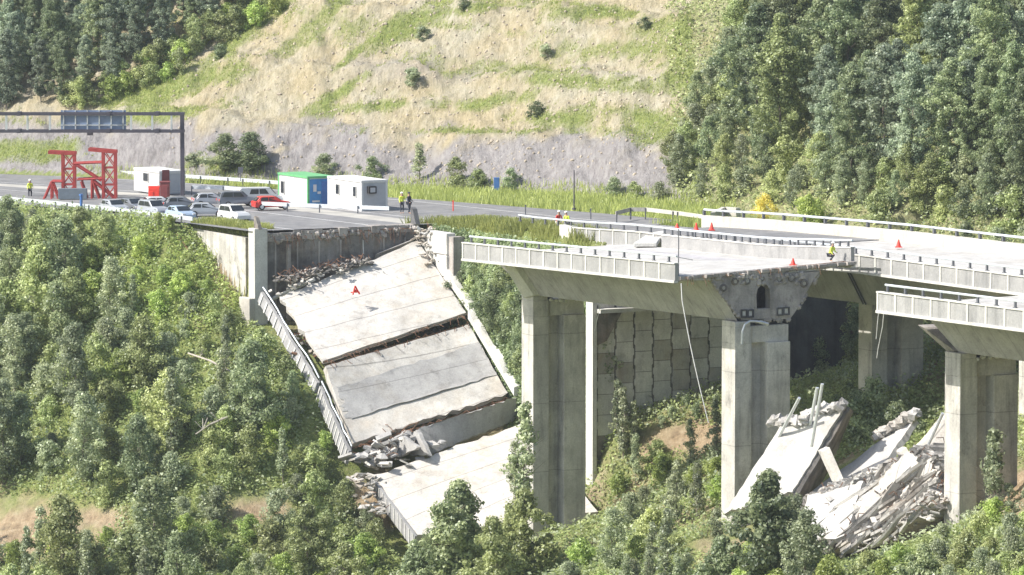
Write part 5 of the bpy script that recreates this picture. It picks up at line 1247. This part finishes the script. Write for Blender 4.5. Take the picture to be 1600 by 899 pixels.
# behind the right barrier, the ground is lower: fill by world position
for k in range(100):
    s = R_.uniform(18, 130); t = R_.uniform(31.5, 43); P = W(s, t, 0); P[2] = float(gz(P[0], P[1])[0])
    q = pix(P+np.array([0, 0, 3]))
    if q[0] < 1090 or q[0] > 1700 or (t < 36 and 1150 < q[0] < 1240): continue
    plant('mid' if R_.random() < .78 else 'shrub', R_.randrange(3), P, R_.uniform(.6, .95), 'wood edge')
# forest at the upper left
for x, y in poisson([(-60, -60), (400, -60), (430, -10), (330, 40), (250, 95), (150, 150), (-60, 190)], 34, seed=3):
    p = hit(x, y+8)
    if p is None or not ok_spot(p): continue
    kk, i = ('tallblue', R_.randrange(2)) if R_.random() < .65 else ('tall', R_.choice([0, 2]))
    plant(kk, i, p, R_.uniform(.42, .62), 'left wood')
for x, y in poisson([(100, 160), (250, 100), (330, 45), (430, -20), (480, -30), (430, 30), (340, 75), (280, 120), (180, 160), (120, 175)], 17, seed=4):
    p = hit(x, y)
    if p is None or not ok_spot(p): continue
    plant('shrub', R_.choice([0, 1, 4, 1]), p, R_.uniform(.6, .95), 'left wood edge')
# foreground slope, left
bare = [(50, 825, 105, 50), (145, 815, 40, 24), (405, 800, 50, 26), (590, 775, 40, 38)]
def isbare(x, y): return any(((x-a)/c_)**2+((y-b)/d_)**2 < 1 for a, b, c_, d_ in bare)
for x, y in poisson([(-60, 352), (290, 352), (310, 420), (380, 520), (410, 560), (480, 640), (560, 760), (640, 860), (700, 960), (-60, 960)], 37, seed=5, n=9000):
    if isbare(x, y): continue
    p = hit(x, y)
    if p is None or not ok_spot(p): continue
    u = R_.random(); brightz = (200 < x < 340 and 360 < y < 500)
    if brightz: plant('shrub', R_.choice([1, 1, 0]), p, R_.uniform(.6, .9), 'left slope')
    elif (x < 130 and y < 620 and u < .5) or u < .12: plant('mid', R_.randrange(3), p, R_.uniform(.65, 1.25), 'left slope')
    elif u < .22: plant('slim', R_.randrange(2), p, R_.uniform(.7, 1.1), 'left slope')
    else: plant('shrub', R_.choice([0, 0, 1, 1, 2, 2, 2, 4, 4, 4]), p, R_.uniform(.5, 1.15)*(.7 if x > 280 and y < 560 else 1), 'left slope')
# along the brink under the guardrail
for x in range(-20, 300, 22):
    p = hit(x+R_.uniform(-6, 6), 352+R_.uniform(-4, 8))
    if p is not None and ok_spot(p): plant('shrub', R_.choice([0, 2, 3, 4]), p, R_.uniform(.42, .62), 'left slope')
plant('mid', 1, hit(12, 400), .75, 'left slope', 'dark green tree rising above the guardrail at the left frame edge')
plant('slim', 0, hit(268, 720), 1.25, 'left slope', 'tall slender grey green tree in the middle of the left slope')
# right of / between fallen slabs and tall pier, and under the decks
for k in range(48):
    s = R_.uniform(7, 27); P = W(s, R_.uniform(14.5, 15.2), 0); P[2] = min(gz(P[0], P[1])[0]-.2, -3.6) if k < 24 else 0
    if k >= 24:
        P = W(s, R_.uniform(14.5, 15.4), 0); P[2] = min(-1.9, gz(P[0], P[1])[0]-.3)
    plant(*(('shrub', R_.choice([0, 3, 3])) if R_.random() < .85 else ('mid', 1)), P, min(R_.uniform(.5, .85), max(.3, (-.5-P[2])/2.9)), 'slab gap')
for x, y in poisson([(915, 690), (1120, 730), (1130, 800), (1240, 870), (1330, 960), (880, 960), (905, 830)], 32, seed=7):
    p = hit(x, y)
    if p is None or not ok_spot(p): continue
    if 885 < x < 950 and 690 < y < 880: continue
    plant(*R_.choice([('shrub', 0), ('shrub', 1), ('shrub', 1), ('shrub', 2), ('slim', 0), ('slim', 1), ('mid', 2)]), p, R_.uniform(.6, 1.0), 'valley')
for x, y in poisson([(925, 655), (1050, 640), (1120, 622), (1120, 655), (1000, 690), (925, 700)], 30, seed=8):
    p = hit(x, y)
    if p is None: continue
    plant('lowshrub', R_.randrange(2), p, R_.uniform(.5, .9), 'valley')
plant('slim', 0, hit(945, 650), 1.1, 'valley', 'slender poplar in front of the panelled wall beside the tall pier')
plant('slim', 1, hit(965, 700), .9, 'valley', 'smaller slender poplar right of the tall pier')
for x, y, sc in [(1345, 640, 1.1), (1380, 650, 1.2), (1325, 700, .9), (1420, 640, .9), (1360, 690, 1.0)]:
    P = onT(x, y+10, 17); s, t, z = stz(P); p = W(s, 16, 0); p[2] = gz(p[0], p[1])[0]; plant('shrub', R_.choice([0, 3, 4]), p, sc*1.15, 'gap bushes')
for x, y in poisson([(1330, 870), (1480, 830), (1560, 800), (1640, 820), (1640, 960), (1330, 960)], 30, seed=9):
    p = hit(x, y)
    if p is None or not ok_spot(p): continue
    plant(*R_.choice([('shrub', 1), ('shrub', 0), ('shrub', 2), ('lowshrub', 0)]), p, R_.uniform(.5, .8), 'lower right')
plant('slim', 0, onY(1552, 860, -84), 1.35, 'x', 'tall slender poplar in front of the nearest right pier')
plant('slim', 1, onY(1548, 770, -82), .8, 'x', 'small sparse poplar beside the nearest right pier')
# big foreground trees by the lowest slab and at the right
for i, (x, y, d, sc, lab) in enumerate([(715, 915, -40, 1.2, 'large dark tree in front of the lowest fallen slab'), (820, 930, -44, 1.05, 'dark tree hiding the foot of the tall pier'), (650, 960, -38, .85, 'leafy tree at the lower left of the lowest slab'), 
                                        (770, 960, -50, .95, 'grey green tree at the bottom edge below the tall pier'), (1200, 925, -82, 1.22, 'large dark tree in front of the tilted white deck piece'), (1130, 960, -78, .8, 'dark tree left of the tilted white deck piece'), (1255, 950, -80, .75, 'small dark tree at the right foot of the tilted deck piece'),
                                        (540, 970, -36, .8, 'leafy tree at the bottom edge left of the lowest slab'), (1440, 950, -98, .62, 'bushy tree at the bottom right below the rubble mound'), (480, 900, -30, .75, 'rounded tree below the second fallen slab')]):
    plant('fg', i % 2 if i not in (0, 4, 5) else 0, onY(x, y, d), sc, 'x', lab)
plant('slim', 0, onY(822, 815, -42), 1.5, 'x', 'slender poplar climbing in front of the tall pier lit face')
plant('slim', 1, onY(805, 800, -41), 1.1, 'x', 'smaller slender poplar left of the one before the tall pier')
# individual bushes behind the road and on the cutting
for key, i, x, y, sc, lab in [('mid', 1, 352, 274, .56, 'left one of two dark bushy trees at the foot of the cutting'), ('mid', 1, 392, 274, .6, 'right one of two dark bushy trees at the foot of the cutting'), ('shrub', 3, 508, 277, .62, 'round dark bush behind the green trimmed cabin'),
                              ('shrub', 3, 582, 283, .62, 'round dark bush behind the white cabin'), ('slim', 1, 655, 287, .72, 'lone slender young tree against the grey scree'), ('shrub', 4, 712, 292, .75, 'wide bush left of the blue road sign'), ('shrub', 0, 748, 294, .7, 'bush directly left of the blue road sign'),
                              ('shrub', 3, 800, 297, .58, 'bush directly right of the blue road sign'), ('shrub', 3, 958, 312, .62, 'dark bush right of the thin dark pole'), ('shrub', 4, 990, 314, .5, 'low bush at the right end of the verge'), ('shrub', 2, 1030, 318, .6, 'grey green bush at the foot of the wood'), ('lowshrub', 0, 645, 136, 1.25, 'round grey green bush in the middle of the cutting'), ('lowshrub', 0, 660, 66, 1.1, 'small upright bush high on the cutting'),
                              ('lowshrub', 0, 853, 90, .9, 'pale green small bush at the upper middle of the cutting'), ('lowshrub', 1, 838, 184, .9, 'dark small bush on the grassy bench of the cutting'), ('lowshrub', 1, 726, 22, .7, 'tiny bush at the top middle of the cutting'), ('lowshrub', 1, 1010, 52, .7, 'tiny dark bush on the green patch at the top right of the cutting'), ('lowshrub', 1, 345, 92, .9, 'small dark bush near the left wood on the cutting'), ('lowshrub', 0, 300, 262, 1.0, 'small pale bush behind the gantry column'),
                              ('yellow', 0, 1195, 340, 1.0, 'yellow flowering shrub above the guardrail of the rear viaduct')]:
    p = hit(x, y)
    if key == 'yellow': p = onT(1195, 338, 31.6)
    o = plant(key, i, p, sc, 'x', lab)
    if key == 'mid': o.scale.x *= 1.7; o.scale.y *= 1.7
    elif key in ('slim', 'lowshrub'): o.scale.x *= 1.5; o.scale.y *= 1.5
    elif key == 'shrub': o.scale.x *= 1.25; o.scale.y *= 1.25
# ------- labels for the sampled plants: by look, nearest landmark, direction and order
LMK = {'right wood': [('photo right edge', 1600, 100), ('shady gap', 1320, 80), ('top of the bare cutting', 1165, 40), ('yellow flowering shrub', 1195, 320)],
       'wood edge': [('yellow flowering shrub', 1195, 320), ('foot of the grey scree', 1060, 275), ('rear guardrail right end', 1590, 360), ('red cone on the rear deck', 1404, 380)],
       'left wood': [('left end of the gantry beam', 10, 180), ('top left corner', 0, 0), ('blue sign panel', 145, 170), ('upper edge of the cutting', 400, 10)],
       'left wood edge': [('blue sign panel', 145, 170), ('upper edge of the cutting', 430, 10), ('gantry column top', 285, 180)],
       'left slope': [('blue post', 127, 330), ('pale wing wall', 340, 400), ('long dead branch', 345, 610), ('fallen parapet', 480, 570), ('bare earth patch', 60, 830), ('tall slender slope tree', 268, 650), ('small earth patch', 400, 800), ('left frame edge', 0, 550), ('second slab corner', 550, 700), ('bottom frame edge', 300, 899)],
       'slab gap': [('right kerb of the upper slab', 700, 440), ('top of the tall pier', 815, 465), ('second slab kerb', 770, 560)],
       'valley': [('panelled wall foot', 1020, 650), ('tall pier foot', 905, 800), ('middle pier foot', 1145, 780), ('bottom frame edge', 1020, 899), ('bare valley earth', 1070, 700)],
       'gap bushes': [('rear pier foot', 1360, 600), ('steel poles', 1280, 640)], 'lower right': [('nearest right pier foot', 1490, 810), ('bottom right corner', 1600, 899), ('rubble mound', 1370, 800)]}
def dirn(dx, dy):
    h = 'right of' if dx > 0 else 'left of'; v = 'below' if dy > 0 else 'above'
    if abs(dx) > 2*abs(dy): return h
    if abs(dy) > 2*abs(dx): return v
    return v+' '+h
ORD = ['nearest', 'second nearest', 'third nearest', 'fourth nearest', 'fifth nearest', 'sixth nearest', 'seventh nearest', 'eighth nearest', 'ninth nearest', 'tenth nearest', '11th nearest', '12th nearest', '13th nearest', '14th nearest', '15th nearest', '16th nearest', '17th nearest', '18th nearest']
B_ = {}
keep = []
for o, (x, y), look, zone in PL:
    if not (-70 < x < 1670 and -90 < y < 980) : 
        for c_ in list(o.children): bpy.data.objects.remove(c_)
        bpy.data.objects.remove(o); continue
    n_, lx, ly = min(LMK[zone], key=lambda l: (l[1]-x)**2+(l[2]-y)**2); k = (look, n_, dirn(x-lx, y-ly)); B_.setdefault(k, []).append(((lx-x)**2+(ly-y)**2, o, zone))
for (look, n_, dn), lst in B_.items():
    lst.sort(key=lambda e: e[0])
    for i, (_, o, zone) in enumerate(lst):
        o['label'] = f'{look} {dn} the {n_}' if len(lst) == 1 else f'{look}, {ORD[min(i, 17)]} {dn} the {n_}'
        o['group'] = {'right wood': 'trees of the right wood', 'wood edge': 'bushes at the foot of the right wood', 'left wood': 'trees of the upper left wood', 'left wood edge': 'bushes at the edge of the left wood', 'left slope': 'plants on the left slope', 'slab gap': 'bushes between slabs and tall pier', 'valley': 'plants on the valley floor', 'gap bushes': 'bushes behind the collapsed gap', 'lower right': 'bushes at the lower right'}[zone]

# ------------------------------------------------------------------ ground cover (uncountable)
def cover(name, lab, cat, pts, size, mat, seed, hgt=.25, blade=False):
    r = np.random.default_rng(seed); n = len(pts); p = pts.copy(); a = r.random(n)*6.283
    d = np.stack([np.cos(a), np.sin(a), np.zeros(n)], 1); L_ = size*r.uniform(.5, 1.4, n)[:, None]
    if blade:
        lean = r.normal(size=(n, 3))*.25; lean[:, 2] = 1; tip = p+lean*hgt*r.uniform(.5, 1.4, n)[:, None]
        v = np.stack([p-d*L_*.5, p+d*L_*.5, tip+d*L_*.2, tip-d*L_*.2], 1).reshape(-1, 3)
    else:
        p[:, 2] += r.random(n)*hgt; nn = r.normal(size=(n, 3))*.6+np.array([0, -.2, 1]); nn /= np.linalg.norm(nn, axis=1)[:, None]
        e = np.cross(nn, d); e /= np.linalg.norm(e, axis=1)[:, None]; g = np.cross(nn, e)
        v = np.stack([p-e*L_*.5, p+g*L_*.35, p+e*L_*.5, p-g*L_*.35], 1).reshape(-1, 3)
    cl = vn(p[:, 0]*.7, p[:, 1]*.7, 5)*.6+.2; val = np.clip(cl+r.normal(size=n)*.2, 0, 1)
    o = bpy.data.objects.new(name, leafmesh(name, v, np.arange(4*n).reshape(-1, 4), np.repeat(val, 4), mat)); C.objects.link(o); return stuff(o, lab, cat)
def scatter(n, x0, x1, y0, y1, cond, seed):
    r = np.random.default_rng(seed); x = r.uniform(x0, x1, n); y = r.uniform(y0, y1, n); z = gz(x, y); s = (x-ORG[0])*DV[0]+y*DV[1]; t = (x-ORG[0])*TV[0]+y*TV[1]
    qx, qy = pix(np.stack([x, y, z], 1)); m = cond(x, y, z, s, t, qx, qy)&(qx > -60)&(qx < 1660)&(qy < 960)&(qy > -40); return np.stack([x, y, z], 1)[m]
def barepx(qx, qy):
    m = np.zeros(len(qx), bool)
    for a, b_, c_, d_ in bare+[(1060, 690, 90, 22), (1590, 775, 55, 50)]: m |= ((qx-a)/c_)**2+((qy-b_)/d_)**2 < 1
    return m
def c_front(x, y, z, s, t, qx, qy):
    tt = t-cs(s); return (((tt < -1.6) | ((s > -12) & (t < -.3)) | ((s > 0) & (t < 15))) | ((s > 28.5) & (t > 14) & (t < 45))) & ~barepx(qx, qy) & ~((t > -.5) & (t < 13) & (s > 0) & (s < 30)) & ~((t > 0) & (t < 14) & (s > 66) & (s < 92)) & (toeq(x, y) < 30) & (vn(x*.5, y*.5, 8) > .1)
P = scatter(900000, -62, 62, -105, 60, c_front, 1); cover('undergrowth', 'mixed green undergrowth covering the valley slopes', 'undergrowth', P, .24, LM['weed'], 2, .75)
P = scatter(300000, -62, 62, -105, 60, c_front, 11); P = P[vn(P[:, 0]*.45, P[:, 1]*.45, 77) > .5]; cover('undergrowth', 'patches of grey green bramble over the valley slopes', 'undergrowth', P, .26, LM['grey'], 12, 1.2)
P = scatter(400000, -62, 0, -40, 60, c_front, 21); qx, qy = pix(P); P = P[(((qx-270)/110)**2+((qy-430)/95)**2 < 1+.5*vn(P[:, 0], P[:, 1], 3))]; cover('undergrowth', 'fresh light green bramble patch below the parked cars', 'undergrowth', P, .22, LM['bright'], 22, 1.0)
P = scatter(120000, -62, 62, -105, 60, c_front, 5); cover('dry_weeds', 'straw coloured dry weeds among the slope undergrowth', 'weeds', P[::3], .15, LM['dry'], 6, .6)
r_ = np.random.default_rng(31); n_ = 60000; s0_ = r_.uniform(.5, 28, n_); t0_ = 14.1+1.6*r_.random(n_); P = ORG+DV*s0_[:, None]+TV*t0_[:, None]; P[:, 2] = gz(P[:, 0], P[:, 1]); P = P[P[:, 2] < -.6]; P -= TV*r_.random(len(P))[:, None]*.3
cover('undergrowth', 'dark brambles hanging down the steep bank behind the fallen slabs', 'undergrowth', P, .26, LM['dark'], 32, .9)
def c_verge(x, y, z, s, t, qx, qy):
    q = toeq(x, y); tt = t-cs(s); edge = 29.6+np.clip((s+40)*.12, 0, 4.5)*(s < 10); return (q < 1.2) & (tt > edge) & (s < 30) & (qx < 1150)
P = scatter(260000, -62, 40, -20, 100, c_verge, 3); cover('verge_grass', 'tall yellow green grass on the verge below the cutting', 'grass', P, .07, LM['grass'], 4, .55, True)
def c_med(x, y, z, s, t, qx, qy): return (s > -1.5) & (s < 26) & (z > -1.2) & (t > 13.7) & (t < 18.2) & (vn(x, y, 4) > .25)
P = scatter(300000, -20, 20, -30, 20, c_med, 7); cover('median_grass', 'long yellowish grass and weeds on the broken median edge', 'grass', P, .07, LM['grass'], 8, .6, True)
def c_wing(x, y, z, s, t, qx, qy): return (s > -12.5) & (s < -1.7) & (t > .1) & (t < 2.4)
P = scatter(200000, -28, -12, -5, 18, c_wing, 9); cover('wall_grass', 'grass growing along the top of the wing wall', 'grass', P[:6000], .07, LM['grass'], 10, .5, True)
gm = gr+.8*n2
sel = np.nonzero((gm > .35) & (hillm > .5) & (px > -40) & (px < 1200) & (py > -30) & (wd < .5))[0]
r_ = np.random.default_rng(12); k = r_.choice(sel, 30000); P = verts[k]+np.stack([r_.uniform(-.25, .25, len(k)), r_.uniform(-.25, .25, len(k)), np.zeros(len(k))], 1); P[:, 2] = gz(P[:, 0], P[:, 1])
cover('hill_grass', 'patches of green grass on the benches of the cutting', 'grass', P, .07, LM['grass'], 13, .16, True)
P = scatter(150000, 5, 62, -80, 80, lambda x, y, z, s, t, qx, qy: (toeq(x, y) > 0) & (x > 14), 15); cover('wood_undergrowth', 'low leafy undergrowth beneath the right wood', 'undergrowth', P, .3, LM['mid'], 16, 1.3)
# stones on the cutting
r2 = random.Random(5); b = MB()
for k in range(1500):
    x, y = r2.uniform(250, 1130), r2.uniform(0, 285); p = hit(x, y)
    if p is None or toeq(np.array([p[0]]), np.array([p[1]]))[0] < .5: continue
    chunk(p, r2.uniform(.05, .16), r2, b, 0)
stuff(b.build('loose_stones', plain('hill stones', (.42, .36, .28), .95, var=.3)), 'loose stones scattered over the bare cutting', 'stones')
# ------------------------------------------------------------------ haze
hz = MB(); hz.box((0, -90, 60), (700, 700, 200)); ho = hz.build('haze', M['white'], origin=(0, 0, 0)); ho.data.materials.clear()
hm = bpy.data.materials.new('thin haze'); hm.use_nodes = True; hn = hm.node_tree.nodes; hn.remove(hn['Principled BSDF']); pv = hn.new('ShaderNodeVolumePrincipled')
pv.inputs['Color'].default_value = (.86, .92, 1, 1); pv.inputs['Density'].default_value = HAZE; pv.inputs['Anisotropy'].default_value = .2
hm.node_tree.links.new(pv.outputs[0], hn['Material Output'].inputs['Volume']); ho.data.materials.append(hm); ho['kind'] = 'stuff'; ho['label'] = 'thin pale summer haze in the valley air'; ho['category'] = 'haze'
